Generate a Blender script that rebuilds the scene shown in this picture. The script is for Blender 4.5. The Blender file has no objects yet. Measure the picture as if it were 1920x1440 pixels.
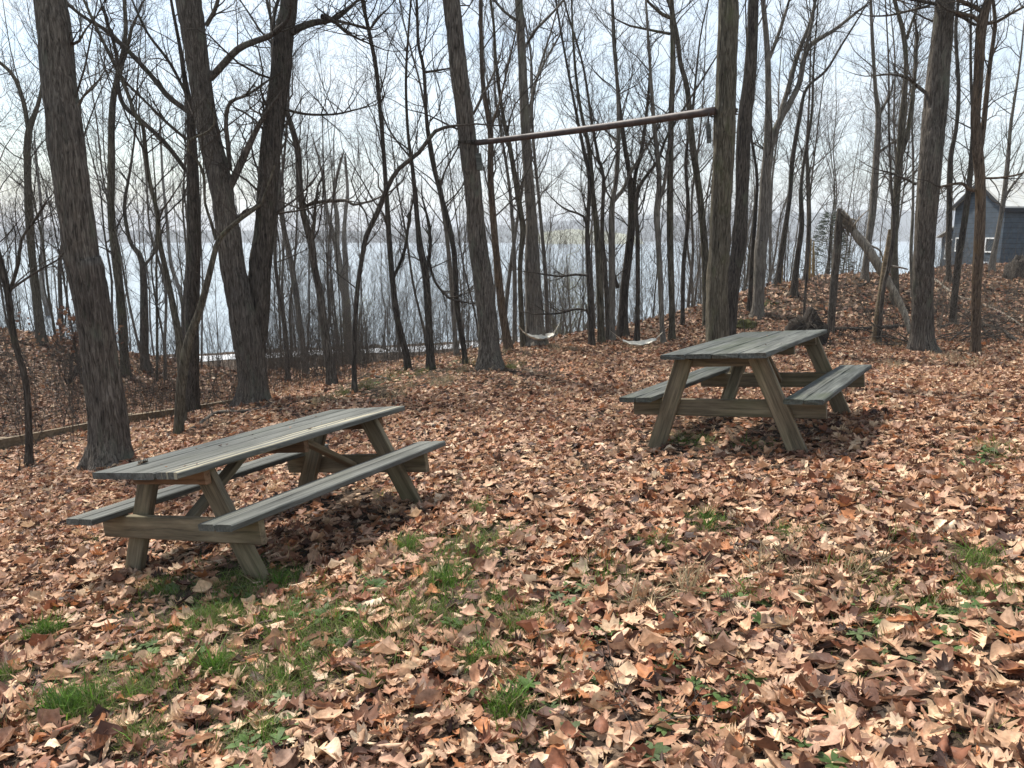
import bpy, math, random
import numpy as np
from mathutils import Vector, Matrix

random.seed(7)
rng = np.random.default_rng(11)
scene = bpy.context.scene
COL = scene.collection
PI = math.pi

# ------------------------------------------------------------------ camera
F_PX = 1461.0                       # focal length of the photograph in its own pixels (1920 wide)
PITCH = math.atan((720 - 443) / F_PX)
cp, sp_ = math.cos(PITCH), math.sin(PITCH)
cam_d = bpy.data.cameras.new('camera')
cam_d.sensor_fit = 'HORIZONTAL'
cam_d.sensor_width = 36.0
cam_d.lens = 36.0 * F_PX / 1920.0
cam_d.clip_start = 0.05
cam_d.clip_end = 20000
cam = bpy.data.objects.new('camera', cam_d)
COL.objects.link(cam)
cam.location = (0, 0, 0)
cam.rotation_euler = (PI / 2 - PITCH, 0, 0)
scene.camera = cam


def ray(px, py):
    u, v = (px - 960) / F_PX, (720 - py) / F_PX
    d = np.array([u, cp + v * sp_, -sp_ + v * cp])
    return d / d[1]                 # one unit of depth (y)


def P(px, py, Y):
    return ray(px, py) * Y


def proj(x, y, z):
    f = y * cp - z * sp_
    up = y * sp_ + z * cp
    return 960 + F_PX * x / f, 720 - F_PX * up / f, f


# ------------------------------------------------------------------ numpy noise
def _hash(i, j, k, seed):
    n = (i * 374761393 + j * 668265263 + k * 2147483647 + seed * 1274126177) & 0xFFFFFFFF
    n = ((n ^ (n >> 13)) * 1274126177) & 0xFFFFFFFF
    n = n ^ (n >> 16)
    return (n & 0xFFFF) / 65535.0


def vnoise(x, y, z, seed=0):
    x, y, z = np.broadcast_arrays(np.asarray(x, float), np.asarray(y, float), np.asarray(z, float))
    i, j, k = np.floor(x).astype(np.int64), np.floor(y).astype(np.int64), np.floor(z).astype(np.int64)
    fx, fy, fz = x - i, y - j, z - k
    fx, fy, fz = fx * fx * (3 - 2 * fx), fy * fy * (3 - 2 * fy), fz * fz * (3 - 2 * fz)
    r = 0
    for a in (0, 1):
        for b in (0, 1):
            for c in (0, 1):
                w = (fx if a else 1 - fx) * (fy if b else 1 - fy) * (fz if c else 1 - fz)
                r = r + w * _hash(i + a, j + b, k + c, seed)
    return r


# ------------------------------------------------------------------ terrain
ctl = []
for (px, py, Y) in [
        (918, 692, 13.1), (1100, 651, 16.5), (1010, 653, 16.3), (780, 694, 13.9), (690, 712, 13.2), (600, 742, 12.3),
        (1250, 641, 16.5), (1347, 724, 10.5), (1550, 670, 13.5), (1740, 655, 14.5), (1900, 666, 13.5),
        (205, 868, 9.3), (330, 817, 10.6), (476, 754, 12.9), (0, 960, 7.6),
        (0, 850, 11.5), (225, 800, 13), (440, 762, 15), (0, 740, 15.5), (200, 740, 16.5),
        (0, 622, 22), (100, 632, 22.5), (250, 668, 22), (400, 694, 22), (520, 702, 20.5), (640, 692, 20),
        (800, 672, 19.5), (1290, 600, 19), (1400, 547, 22), (1500, 524, 23), (1620, 520, 24), (1750, 520, 27),
        (1830, 502, 33), (1900, 505, 33), (1450, 612, 17.5), (1600, 602, 17.5), (1800, 600, 19), (1900, 592, 20)]:
    ctl.append(P(px, py, Y))
ctl += [np.array(p, float) for p in [
    (-2.493, 4.789, -2.151), (-1.446, 4.253, -1.981), (-1.766, 6.199, -2.183), (-.72, 5.664, -2.013),
    (1.236, 6.571, -1.811), (2.276, 5.9, -1.686), (2.225, 8.099, -1.845), (3.265, 7.429, -1.72),
    (0, 2.1, -1.62), (-1.5, 2.3, -1.82), (1.5, 2.1, -1.48), (3.5, 4, -1.46), (5.5, 8, -1.62), (0, 0, -1.52),
    (-3, 0, -1.9), (3, 0, -1.22), (0, -8, -1.0), (-8, -8, -2), (8, -8, -.5), (-9, 3, -2.6), (-25, -8, -2.6), (25, -8, -.3),
    (9, 6, -1.35), (20, 8, -.9), (35, 10, -.6),
    (-15, 30, -5.6), (-8, 30, -6.2), (0, 26, -5.0), (6, 27, -4.7), (-20, 45, -9.3), (0, 45, -9.0), (12, 42, -7.4),
    (-22, 83, -11.85), (0, 92, -11.85), (21, 106, -11.85), (50, 116, -11.7), (-60, 72, -11.6),
    (-22, 105, -14.5), (0, 115, -14.5), (25, 128, -14.5), (-60, 100, -14.5), (60, 140, -14.5),
    (-25, 20, -2.0), (-38, 35, -6.0), (-30, 5, -2.6), (-12, 10, -3.4), (-50, 10, -3.0),
    (23, 38, -1.45), (30, 38, -1.3), (35, 25, -.9), (14, 31, -1.9), (14, 38, -4.0), (10, 32, -4.4), (42, 45, -2.5),
    (25, 52, -5.5), (60, 30, -1.0), (60, 60, -6)]]
ctl = np.array(ctl)


def _tps(r2):
    return 0.5 * r2 * np.log(r2 + 1e-9)


_A = _tps(((ctl[:, None, :2] - ctl[None, :, :2]) ** 2).sum(-1)) + np.eye(len(ctl)) * 0.6
_B = np.c_[np.ones(len(ctl)), ctl[:, :2]]
_M = np.block([[_A, _B], [_B.T, np.zeros((3, 3))]])
_W = np.linalg.solve(_M, np.r_[ctl[:, 2], 0, 0, 0])


def ground0(x, y):
    x, y = np.asarray(x, float), np.asarray(y, float)
    s = x.shape
    q = np.stack([x.ravel(), y.ravel()], -1)
    out = np.empty(len(q))
    for a in range(0, len(q), 20000):
        b = q[a:a + 20000]
        r2 = ((b[:, None] - ctl[None, :, :2]) ** 2).sum(-1)
        out[a:a + 20000] = _tps(r2) @ _W[:-3] + _W[-3] + b @ _W[-2:]
    return out.reshape(s)


def ground(x, y):
    x, y = np.asarray(x, float), np.asarray(y, float)
    z = ground0(x, y)
    far = np.clip((np.hypot(x - 1, y - 6) - 6) / 8, 0, 1)
    z = z + (vnoise(x * .9, y * .9, 0, 3) - .5) * (.03 + .12 * far) + (vnoise(x * 3.1, y * 3.1, 0, 5) - .5) * (.03 + .05 * far)
    return np.maximum(z, -15.0)


def gz(x, y):
    return float(ground(np.array([x]), np.array([y]))[0])


def hit(px, py, default=None):
    d = ray(px, py)
    ys = np.concatenate([np.arange(1.5, 30, .1), np.arange(30, 140, .5)])
    z = ground(d[0] * ys, ys)
    below = d[2] * ys < z
    if below.any():
        i = int(np.argmax(below))
        return float(ys[i])
    return default


# ------------------------------------------------------------------ object helpers
def tag(o, label=None, cat=None, group=None, kind=None):
    if label: o['label'] = label
    if cat: o['category'] = cat
    if group: o['group'] = group
    if kind: o['kind'] = kind
    return o


def empty(name, loc, label, cat, group=None, rot=None):
    o = bpy.data.objects.new(name, None)
    COL.objects.link(o)
    o.location = loc
    if rot is not None: o.rotation_euler = rot
    o.empty_display_size = .2
    return tag(o, label, cat, group)


def mesh_obj(name, verts, faces, mat, parent=None, smooth=False, origin=None):
    """link one mesh object; verts are world coordinates and origin is the parent's location"""
    me = bpy.data.meshes.new(name)
    v = np.asarray(verts, float)
    if origin is not None: v = v - np.asarray(origin, float)
    me.from_pydata(v.tolist(), [], faces if isinstance(faces, list) else faces.tolist())
    if smooth:
        me.polygons.foreach_set('use_smooth', np.ones(len(me.polygons), dtype=bool))
    me.materials.append(mat)
    me.update()
    o = bpy.data.objects.new(name, me)
    COL.objects.link(o)
    if parent is not None: o.parent = parent
    return o


class MB:
    def __init__(self):
        self.v, self.f = [], []

    def add(self, v, f):
        n = len(self.v)
        self.v.extend([tuple(p) for p in v])
        self.f.extend([tuple(n + i for i in q) for q in f])

    def box(self, c, s, M=None, jit=0.0):
        x, y, z = s[0] / 2, s[1] / 2, s[2] / 2
        v = [Vector((a * x, b * y, d * z)) for d in (-1, 1) for b in (-1, 1) for a in (-1, 1)]
        if M is not None: v = [M @ p for p in v]
        v = [p + Vector(c) + Vector([random.uniform(-jit, jit) for _ in range(3)]) for p in v]
        self.add(v, [(0, 2, 3, 1), (4, 5, 7, 6), (0, 1, 5, 4), (2, 6, 7, 3), (0, 4, 6, 2), (1, 3, 7, 5)])

    def beam(self, a, b, w, h, side=(0, 1, 0)):
        """rectangular beam from a to b; w along 'side', h along the third axis"""
        a, b = Vector(a), Vector(b)
        d = (b - a).normalized()
        s = Vector(side); s = (s - d * s.dot(d)).normalized()
        t = d.cross(s)
        v = []
        for p in (a, b):
            for i, j in ((-1, -1), (1, -1), (1, 1), (-1, 1)):
                v.append(p + s * (i * w / 2) + t * (j * h / 2))
        self.add(v, [(3, 2, 1, 0), (4, 5, 6, 7), (0, 1, 5, 4), (1, 2, 6, 5), (2, 3, 7, 6), (3, 0, 4, 7)])

    def tube(self, pts, rad, n=6, cap=True):
        v, f = tube(np.asarray(pts, float), np.asarray(rad, float), n, cap)
        self.add(v, f)

    def build(self, name, mat, parent=None, smooth=False, origin=None, bevel=0):
        o = mesh_obj(name, self.v, self.f, mat, parent, smooth, origin)
        if bevel:
            b = o.modifiers.new('bevel', 'BEVEL'); b.width = bevel; b.segments = 2; b.limit_method = 'ANGLE'
        return o


def frames(pts):
    t = np.gradient(pts, axis=0)
    t /= np.linalg.norm(t, axis=1)[:, None] + 1e-12
    ref = np.array([0.31, -0.9, .12]) if abs(t[:, 2]).mean() > .6 else np.array([.1, .15, 1.0])
    u = np.cross(t, ref); u /= np.linalg.norm(u, axis=1)[:, None] + 1e-12
    w = np.cross(t, u)
    return t, u, w


def tube(pts, rad, n, cap=True):
    _, u, w = frames(pts)
    a = np.arange(n) * 2 * PI / n
    ring = np.cos(a)[None, :, None] * u[:, None, :] + np.sin(a)[None, :, None] * w[:, None, :]
    v = (pts[:, None, :] + ring * rad[:, None, None]).reshape(-1, 3)
    m = len(pts)
    f = []
    for i in range(m - 1):
        for j in range(n):
            k = (j + 1) % n
            f.append((i * n + j, i * n + k, (i + 1) * n + k, (i + 1) * n + j))
    if cap:
        f.append(tuple(range(n - 1, -1, -1)))
        f.append(tuple((m - 1) * n + j for j in range(n)))
    return v, f


def resample(pts, step):
    """Catmull-Rom resampling of an (n, k) polyline to about one point every 'step'"""
    p = np.asarray(pts, float)
    if len(p) == 2: p = np.array([p[0], (p[0] + p[1]) / 2, p[1]])
    q = np.vstack([2 * p[0] - p[1], p, 2 * p[-1] - p[-2]])
    out = []
    for i in range(1, len(q) - 2):
        n = max(1, int(round(np.linalg.norm(q[i + 1, :3] - q[i, :3]) / step)))
        t = np.arange(n)[:, None] / n
        a, b, c, d = q[i - 1], q[i], q[i + 1], q[i + 2]
        out.append(.5 * (2 * b + (c - a) * t + (2 * a - 5 * b + 4 * c - d) * t ** 2 + (3 * b - a - 3 * c + d) * t ** 3))
    out.append(q[-2][None])
    return np.vstack(out)


# ------------------------------------------------------------------ materials
def mat_new(name):
    m = bpy.data.materials.new(name)
    m.use_nodes = True
    nt = m.node_tree
    b = nt.nodes['Principled BSDF']
    return m, nt, b


def nd(nt, typ, **kw):
    n = nt.nodes.new(typ)
    for k, v in kw.items():
        if k.startswith('i_'):
            key = k[2:]
            n.inputs[int(key) if key.isdigit() else key.replace('_', ' ')].default_value = v
        else:
            setattr(n, k, v)
    return n


def ramp(nt, stops):
    r = nt.nodes.new('ShaderNodeValToRGB')
    e = r.color_ramp.elements
    while len(e) < len(stops): e.new(.5)
    for i, (p, c) in enumerate(stops):
        e[i].position = p
        e[i].color = (*c, 1)
    return r


def noise(nt, vec, scale, detail=4, rough=.55, dist=0):
    n = nt.nodes.new('ShaderNodeTexNoise')
    n.inputs['Scale'].default_value = scale
    n.inputs['Detail'].default_value = detail
    n.inputs['Roughness'].default_value = rough
    n.inputs['Distortion'].default_value = dist
    nt.links.new(vec, n.inputs['Vector'])
    return n


def mapping(nt, scale, kind='Object', rot=(0, 0, 0)):
    t = nt.nodes.new('ShaderNodeTexCoord')
    m = nt.nodes.new('ShaderNodeMapping')
    m.inputs['Scale'].default_value = scale
    m.inputs['Rotation'].default_value = rot
    nt.links.new(t.outputs[kind], m.inputs['Vector'])
    return m.outputs[0]


def mix(nt, fac, a, b, mode='MIX'):
    m = nt.nodes.new('ShaderNodeMix')
    m.data_type = 'RGBA'; m.blend_type = mode
    for s, i in ((fac, 0), (a, 6), (b, 7)):
        if hasattr(s, 'links'): nt.links.new(s, m.inputs[i])
        else: m.inputs[i].default_value = s if i == 0 else (*s, 1)
    return m.outputs[2]


def bump(nt, h, strength, dist, bsdf):
    b = nt.nodes.new('ShaderNodeBump')
    b.inputs['Strength'].default_value = strength
    b.inputs['Distance'].default_value = dist
    nt.links.new(h, b.inputs['Height'])
    nt.links.new(b.outputs[0], bsdf.inputs['Normal'])


def bark(name, dark, mid, light, moss=None, moss_amt=.0, sc=1.0):
    m, nt, b = mat_new(name)
    v = mapping(nt, (44 * sc, 44 * sc, 5.0 * sc))
    n1 = noise(nt, v, 1.0, 6, .66, .9)
    r = ramp(nt, [(.35, dark), (.5, mid), (.66, light)])
    nt.links.new(n1.outputs[0], r.inputs[0])
    v2 = mapping(nt, (1.3, 1.3, .7))
    n2 = noise(nt, v2, 1.0, 3)
    r2 = ramp(nt, [(.3, (.72, .72, .72)), (.7, (1.2, 1.17, 1.1))])
    nt.links.new(n2.outputs[0], r2.inputs[0])
    c = mix(nt, 1.0, r.outputs[0], r2.outputs[0], 'MULTIPLY')
    if moss:
        v3 = mapping(nt, (5, 5, 2))
        n3 = noise(nt, v3, 1.0, 4)
        r3 = ramp(nt, [(.62 - moss_amt, (0, 0, 0)), (.78 - moss_amt * .6, (.75, .75, .75))])
        nt.links.new(n3.outputs[0], r3.inputs[0])
        c = mix(nt, r3.outputs[0], c, moss)
    nt.links.new(c, b.inputs['Base Color'])
    b.inputs['Roughness'].default_value = .95
    b.inputs['Specular IOR Level'].default_value = .15
    bump(nt, n1.outputs[0], 1.0, .05, b)
    return m


M = {}
M['bark_brown'] = bark('bark_brown', (.03, .026, .022), (.118, .101, .086), (.235, .21, .182), (.15, .16, .12), .06)
M['bark_dark'] = bark('bark_dark', (.02, .017, .015), (.075, .064, .054), (.155, .136, .117), (.1, .11, .07), .04)
M['bark_olive'] = bark('bark_olive', (.03, .026, .019), (.115, .101, .077), (.22, .198, .155), (.125, .13, .07), .06)
M['bark_grey'] = bark('bark_grey', (.075, .067, .058), (.19, .17, .147), (.31, .285, .25), (.18, .185, .13), .05, .8)
M['bark_rust'] = bark('bark_rust', (.036, .026, .02), (.135, .1, .074), (.235, .18, .133), (.18, .12, .065), .06)
M['twig'] = bark('twig_bark', (.042, .036, .03), (.086, .073, .062), (.145, .124, .105))
M['twig_grey'] = bark('twig_grey_bark', (.075, .065, .056), (.13, .113, .098), (.21, .184, .16))
M['dead_wood'] = bark('dead_wood', (.11, .094, .077), (.28, .245, .2), (.46, .41, .34), None, 0, .55)
M['pale_wood'] = bark('pale_split_wood', (.3, .2, .085), (.5, .36, .17), (.62, .47, .26))
M['moss'] = bark('moss_green', (.03, .028, .014), (.06, .062, .022), (.1, .095, .035))


def leaf_material(name, transl=.3):
    m, nt, b = mat_new(name)
    at = nd(nt, 'ShaderNodeAttribute', attribute_name='tint')
    v = mapping(nt, (1, 1, 1))
    n = noise(nt, v, 38, 4, .6)
    r = ramp(nt, [(.3, (.62, .58, .55)), (.7, (1.18, 1.17, 1.15))])
    nt.links.new(n.outputs[0], r.inputs[0])
    c = mix(nt, 1.0, at.outputs['Color'], r.outputs[0], 'MULTIPLY')
    nt.links.new(c, b.inputs['Base Color'])
    b.inputs['Roughness'].default_value = .62
    b.inputs['Specular IOR Level'].default_value = .3
    bump(nt, n.outputs[0], .35, .01, b)
    t = nt.nodes.new('ShaderNodeBsdfTranslucent')
    nt.links.new(c, t.inputs['Color'])
    mx = nt.nodes.new('ShaderNodeMixShader')
    mx.inputs[0].default_value = transl
    nt.links.new(b.outputs[0], mx.inputs[1]); nt.links.new(t.outputs[0], mx.inputs[2])
    nt.links.new(mx.outputs[0], nt.nodes['Material Output'].inputs['Surface'])
    return m


M['leaf'] = leaf_material('dry_leaf', .22)
M['grass'] = leaf_material('grass_blade', .35)


def ground_material():
    m, nt, b = mat_new('forest_floor')
    v = mapping(nt, (1, 1, 1))
    vo = nt.nodes.new('ShaderNodeTexVoronoi'); vo.inputs['Scale'].default_value = 13
    nt.links.new(v, vo.inputs['Vector'])
    sep = nt.nodes.new('ShaderNodeSeparateColor')
    nt.links.new(vo.outputs['Color'], sep.inputs[0])
    r = ramp(nt, [(0, (.03, .022, .016)), (.35, (.075, .05, .034)), (.7, (.14, .095, .064)), (1, (.22, .16, .115))])
    nt.links.new(sep.outputs[0], r.inputs[0])
    n1 = noise(nt, v, 40, 4)
    r1 = ramp(nt, [(.35, (.3, .3, .3)), (.7, (1.1, 1.1, 1.1))])
    nt.links.new(n1.outputs[0], r1.inputs[0])
    c = mix(nt, 1.0, r.outputs[0], r1.outputs[0], 'MULTIPLY')
    n2 = noise(nt, v, .8, 4)
    r2 = ramp(nt, [(.5, (0, 0, 0)), (.66, (.8, .8, .8))])
    nt.links.new(n2.outputs[0], r2.inputs[0])
    c = mix(nt, r2.outputs[0], c, (.045, .034, .025))
    nt.links.new(c, b.inputs['Base Color'])
    b.inputs['Roughness'].default_value = 1
    b.inputs['Specular IOR Level'].default_value = .1
    bump(nt, n1.outputs[0], .8, .04, b)
    return m


M['ground'] = ground_material()


def plank_material(name, base, worn, algae, streak=.0, grain=(2.2, 55, 40)):
    """weathered plank: grain runs along local x"""
    m, nt, b = mat_new(name)
    v = mapping(nt, grain)
    n1 = noise(nt, v, 1, 6, .65, .4)
    oi = nt.nodes.new('ShaderNodeObjectInfo')
    r = ramp(nt, [(.32, tuple(c * .45 for c in base)), (.5, base), (.72, worn)])
    nt.links.new(n1.outputs[0], r.inputs[0])
    v2 = mapping(nt, (1.6, 9, 9))
    n2 = noise(nt, v2, 1, 4, .6)
    r2 = ramp(nt, [(.4, (.7, .7, .7)), (.65, (1.12, 1.12, 1.12))])
    nt.links.new(n2.outputs[0], r2.inputs[0])
    c = mix(nt, 1.0, r.outputs[0], r2.outputs[0], 'MULTIPLY')
    rr = ramp(nt, [(0, (.82, .84, .84)), (1, (1.15, 1.13, 1.1))])
    nt.links.new(oi.outputs['Random'], rr.inputs[0])
    c = mix(nt, 1.0, c, rr.outputs[0], 'MULTIPLY')
    v3 = mapping(nt, (1.6, 3, 3))
    n3 = noise(nt, v3, 1, 4, .55)
    r3 = ramp(nt, [(.5, (0, 0, 0)), (.74, (.7, .7, .7))])
    nt.links.new(n3.outputs[0], r3.inputs[0])
    c = mix(nt, r3.outputs[0], c, algae)
    if streak:
        v4 = mapping(nt, (1.1, 26, 3))
        n4 = noise(nt, v4, 1, 5, .6, .3)
        r4 = ramp(nt, [(.56 - streak, (0, 0, 0)), (.62 - streak * .8, (.85, .85, .85))])
        nt.links.new(n4.outputs[0], r4.inputs[0])
        c = mix(nt, r4.outputs[0], c, (.34, .305, .215))
    nt.links.new(c, b.inputs['Base Color'])
    b.inputs['Roughness'].default_value = .78
    b.inputs['Specular IOR Level'].default_value = .22
    bump(nt, n1.outputs[0], .5, .006, b)
    return m


M['paint_grey'] = plank_material('grey_painted_plank', (.112, .114, .103), (.182, .182, .163), (.08, .084, .064))
M['paint_worn'] = plank_material('worn_painted_plank', (.12, .121, .109), (.19, .188, .166), (.084, .088, .068), .05)
M['plank_old'] = plank_material('mossy_weathered_plank', (.085, .09, .082), (.17, .173, .155), (.045, .055, .026))
M['timber'] = plank_material('bare_treated_timber', (.185, .147, .096), (.28, .228, .15), (.085, .085, .04), 0, (2.2, 34, 34))
M['timber_red'] = plank_material('reddish_timber', (.18, .1, .055), (.26, .155, .09), (.1, .065, .04), 0, (3, 34, 34))
M['fence_wood'] = plank_material('pale_fence_board', (.24, .18, .115), (.36, .28, .19), (.14, .11, .08), 0, (3, 30, 30))
m, nt, b = mat_new('rusty_pipe')
v = mapping(nt, (6, 6, 6))
n1 = noise(nt, v, 2, 5, .65)
r = ramp(nt, [(.3, (.03, .02, .017)), (.55, (.06, .038, .031)), (.75, (.1, .068, .055))])
nt.links.new(n1.outputs[0], r.inputs[0]); nt.links.new(r.outputs[0], b.inputs['Base Color'])
b.inputs['Roughness'].default_value = .6; bump(nt, n1.outputs[0], .3, .01, b)
M['pipe'] = m


def plain(name, col, rough=.7, var=.25, scale=8, metallic=0, spec=.3):
    m, nt, b = mat_new(name)
    v = mapping(nt, (1, 1, 1))
    n = noise(nt, v, scale, 4)
    r = ramp(nt, [(.3, tuple(c * (1 - var) for c in col)), (.7, tuple(min(1, c * (1 + var)) for c in col))])
    nt.links.new(n.outputs[0], r.inputs[0]); nt.links.new(r.outputs[0], b.inputs['Base Color'])
    b.inputs['Roughness'].default_value = rough
    b.inputs['Metallic'].default_value = metallic
    b.inputs['Specular IOR Level'].default_value = spec
    return m


M['bolt'] = plain('bolt_steel', (.06, .05, .045), .6, .3, 60, .6)
M['hammock'] = plain('hammock_cotton', (.66, .62, .53), .9, .12, 30)
M['rope'] = plain('rope', (.45, .4, .32), .9)
M['white_paint'] = plain('white_trim_paint', (.74, .74, .72), .5, .06, 10)
M['roof_metal'] = plain('pale_roof_metal', (.5, .5, .47), .5, .12, 1.5)
M['soil'] = plain('dark_soil', (.035, .027, .021), 1, .4, 6)
M['rubble'] = plain('shore_gravel', (.5, .51, .52), .95, .35, 2.5)
M['shed_brown'] = plain('shed_brown', (.13, .075, .055), .9)
M['hill'] = plain('far_hill', (.045, .05, .045), 1, .5, .012)
M['spit'] = plain('far_field', (.24, .24, .15), 1, .3, .01)
m, nt, b = mat_new('window_glass')
b.inputs['Base Color'].default_value = (.02, .025, .03, 1); b.inputs['Roughness'].default_value = .12
M['glass'] = m
m, nt, b = mat_new('blue_grey_siding')
v = mapping(nt, (1, 1, 1))
w = nd(nt, 'ShaderNodeTexWave', wave_type='BANDS', bands_direction='Z', wave_profile='SAW')
w.inputs['Scale'].default_value = 1.35; nt.links.new(v, w.inputs['Vector'])
n = noise(nt, v, 5, 4)
r = ramp(nt, [(.3, (.042, .058, .076)), (.7, (.072, .096, .122))])
nt.links.new(n.outputs[0], r.inputs[0])
rw = ramp(nt, [(.02, (.35, .35, .35)), (.16, (1, 1, 1))])
nt.links.new(w.outputs['Color'], rw.inputs[0])
c = mix(nt, 1.0, r.outputs[0], rw.outputs[0], 'MULTIPLY')
nt.links.new(c, b.inputs['Base Color'])
b.inputs['Roughness'].default_value = .7
bump(nt, w.outputs['Color'], .8, .03, b)
M['siding'] = m
m, nt, b = mat_new('lake_water')
v = mapping(nt, (.05, .35, 1))
n = noise(nt, v, 1, 5, .6)
b.inputs['Base Color'].default_value = (.24, .285, .32, 1)
b.inputs['Roughness'].default_value = .25
b.inputs['IOR'].default_value = 1.33
bump(nt, n.outputs[0], .35, .4, b)
M['water'] = m

# ------------------------------------------------------------------ setting: ground, lake, hills
gu = np.linspace(-1, 1, 341)
gxs = np.sinh(gu * 3.6) / np.sinh(3.6) * 95 + 1
gv = np.linspace(-.42, 1, 361)
gys = np.sinh(gv * 3.4) / np.sinh(3.4) * 135 + 4
GX, GY = np.meshgrid(gxs, gys)
GZ = ground(GX, GY)
nx, ny = len(gxs), len(gys)
gi = np.arange(nx * ny).reshape(ny, nx)
gf = np.stack([gi[:-1, :-1], gi[:-1, 1:], gi[1:, 1:], gi[1:, :-1]], -1).reshape(-1, 4)
o = mesh_obj('ground', np.stack([GX, GY, GZ], -1).reshape(-1, 3), gf, M['ground'], smooth=True)
tag(o, kind='structure')

LAKE_Z = -12.0
o = mesh_obj('lake', [(-4000, 40, LAKE_Z), (4000, 40, LAKE_Z), (4000, 4500, LAKE_Z), (-4000, 4500, LAKE_Z)], [(0, 1, 2, 3)], M['water'])
tag(o, kind='structure')


def ridge(name, prof, Y0, depth, mat, seed):
    """a long far hill: profile of (pixel x, pixel y of the crest), a rounded back and rough crest"""
    xs = np.linspace(prof[0][0], prof[-1][0], 220)
    ps = np.interp(xs, [p[0] for p in prof], [p[1] for p in prof])
    v = []
    cols = 9
    for i, (px, py) in enumerate(zip(xs, ps)):
        for j in range(cols):
            t = j / (cols - 1)
            Y = Y0 + depth * t
            top = P(px, py, Y0 + depth * .5)[2]
            h = (top - LAKE_Z) * math.sin(PI * min(1, t * 1.0)) ** .7
            h *= .93 + .14 * float(vnoise(i * .35, j * .8, 0, seed))
            v.append((P(px, py, Y0 + depth * .5)[0], Y, LAKE_Z - 1 + h))
    f = []
    for i in range(len(xs) - 1):
        for j in range(cols - 1):
            f.append((i * cols + j, (i + 1) * cols + j, (i + 1) * cols + j + 1, i * cols + j + 1))
    return tag(mesh_obj(name, v, f, mat, smooth=True), kind='structure')


ridge('hills', [(-900, 425), (-300, 428), (0, 425), (200, 430), (420, 432), (700, 432), (850, 434), (960, 436)], 1500, 700, M['hill'], 1)
ridge('hills', [(700, 432), (900, 424), (1060, 414), (1200, 402), (1400, 398), (1700, 392), (2300, 388), (3000, 390)], 1900, 900, M['hill'], 2)
ridge('terrain', [(985, 441), (1020, 434), (1060, 429), (1110, 430), (1150, 434), (1190, 441)], 1250, 200, M['spit'], 3)


haze_m = bpy.data.materials.new('haze_air'); haze_m.use_nodes = True
nt = haze_m.node_tree
for n_ in list(nt.nodes):
    if n_.type != 'OUTPUT_MATERIAL': nt.nodes.remove(n_)
pv_ = nt.nodes.new('ShaderNodeVolumePrincipled')
pv_.inputs['Color'].default_value = (.86, .9, .97, 1)
pv_.inputs['Density'].default_value = .00042
nt.links.new(pv_.outputs[0], nt.nodes['Material Output'].inputs['Volume'])
bx0, bx1, by0, by1, bz0, bz1 = -4100, 4100, -80, 4600, -17.0, 95.0
hv = [(x_, y_, z_) for z_ in (bz0, bz1) for y_ in (by0, by1) for x_ in (bx0, bx1)]
tag(mesh_obj('haze', hv, [(0, 2, 3, 1), (4, 5, 7, 6), (0, 1, 5, 4), (2, 6, 7, 3), (0, 4, 6, 2), (1, 3, 7, 5)], haze_m), kind='stuff')


# shore path: pale gravel strip above the waterline
def strip(name, pts, w, mat, lift=.05):
    p = resample(np.array(pts, float), 1.0)
    v, f = [], []
    for i in range(len(p)):
        d = p[min(i + 1, len(p) - 1)] - p[max(i - 1, 0)]
        d = d / np.linalg.norm(d)
        n = np.array([-d[1], d[0]])
        for s in (-1, -.5, 0, .5, 1):
            q = p[i] + n * s * w * (.85 + .3 * float(vnoise(i * .4, s * 3 + 9, 0, 8)))
            v.append((q[0], q[1], gz(q[0], q[1]) + lift + .15 * (1 - abs(s))))
    for i in range(len(p) - 1):
        for j in range(4):
            f.append((i * 5 + j, i * 5 + j + 1, (i + 1) * 5 + j + 1, (i + 1) * 5 + j))
    return tag(mesh_obj(name, v, f, mat, smooth=True), kind='structure')


strip('path', [(-80, 60), (-45, 68), (-21, 76.5), (-7, 81), (8, 92), (21, 98), (50, 108)], 2.6, M['rubble'])


# ------------------------------------------------------------------ trees
class TreeMesh:
    def __init__(self):
        self.v, self.f, self.n = [], [], 0

    def tube(self, pts, rad, n, cap=False):
        v, f = tube(pts, rad, n, cap)
        self.v.append(v)
        fa = np.array(f[:(len(pts) - 1) * n]) + self.n
        self.f.append(fa)
        self.n += len(v)

    def build(self, name, mat, parent, origin):
        if not self.v: return None
        return mesh_obj(name, np.vstack(self.v), np.vstack(self.f), mat, parent, True, origin)


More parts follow.
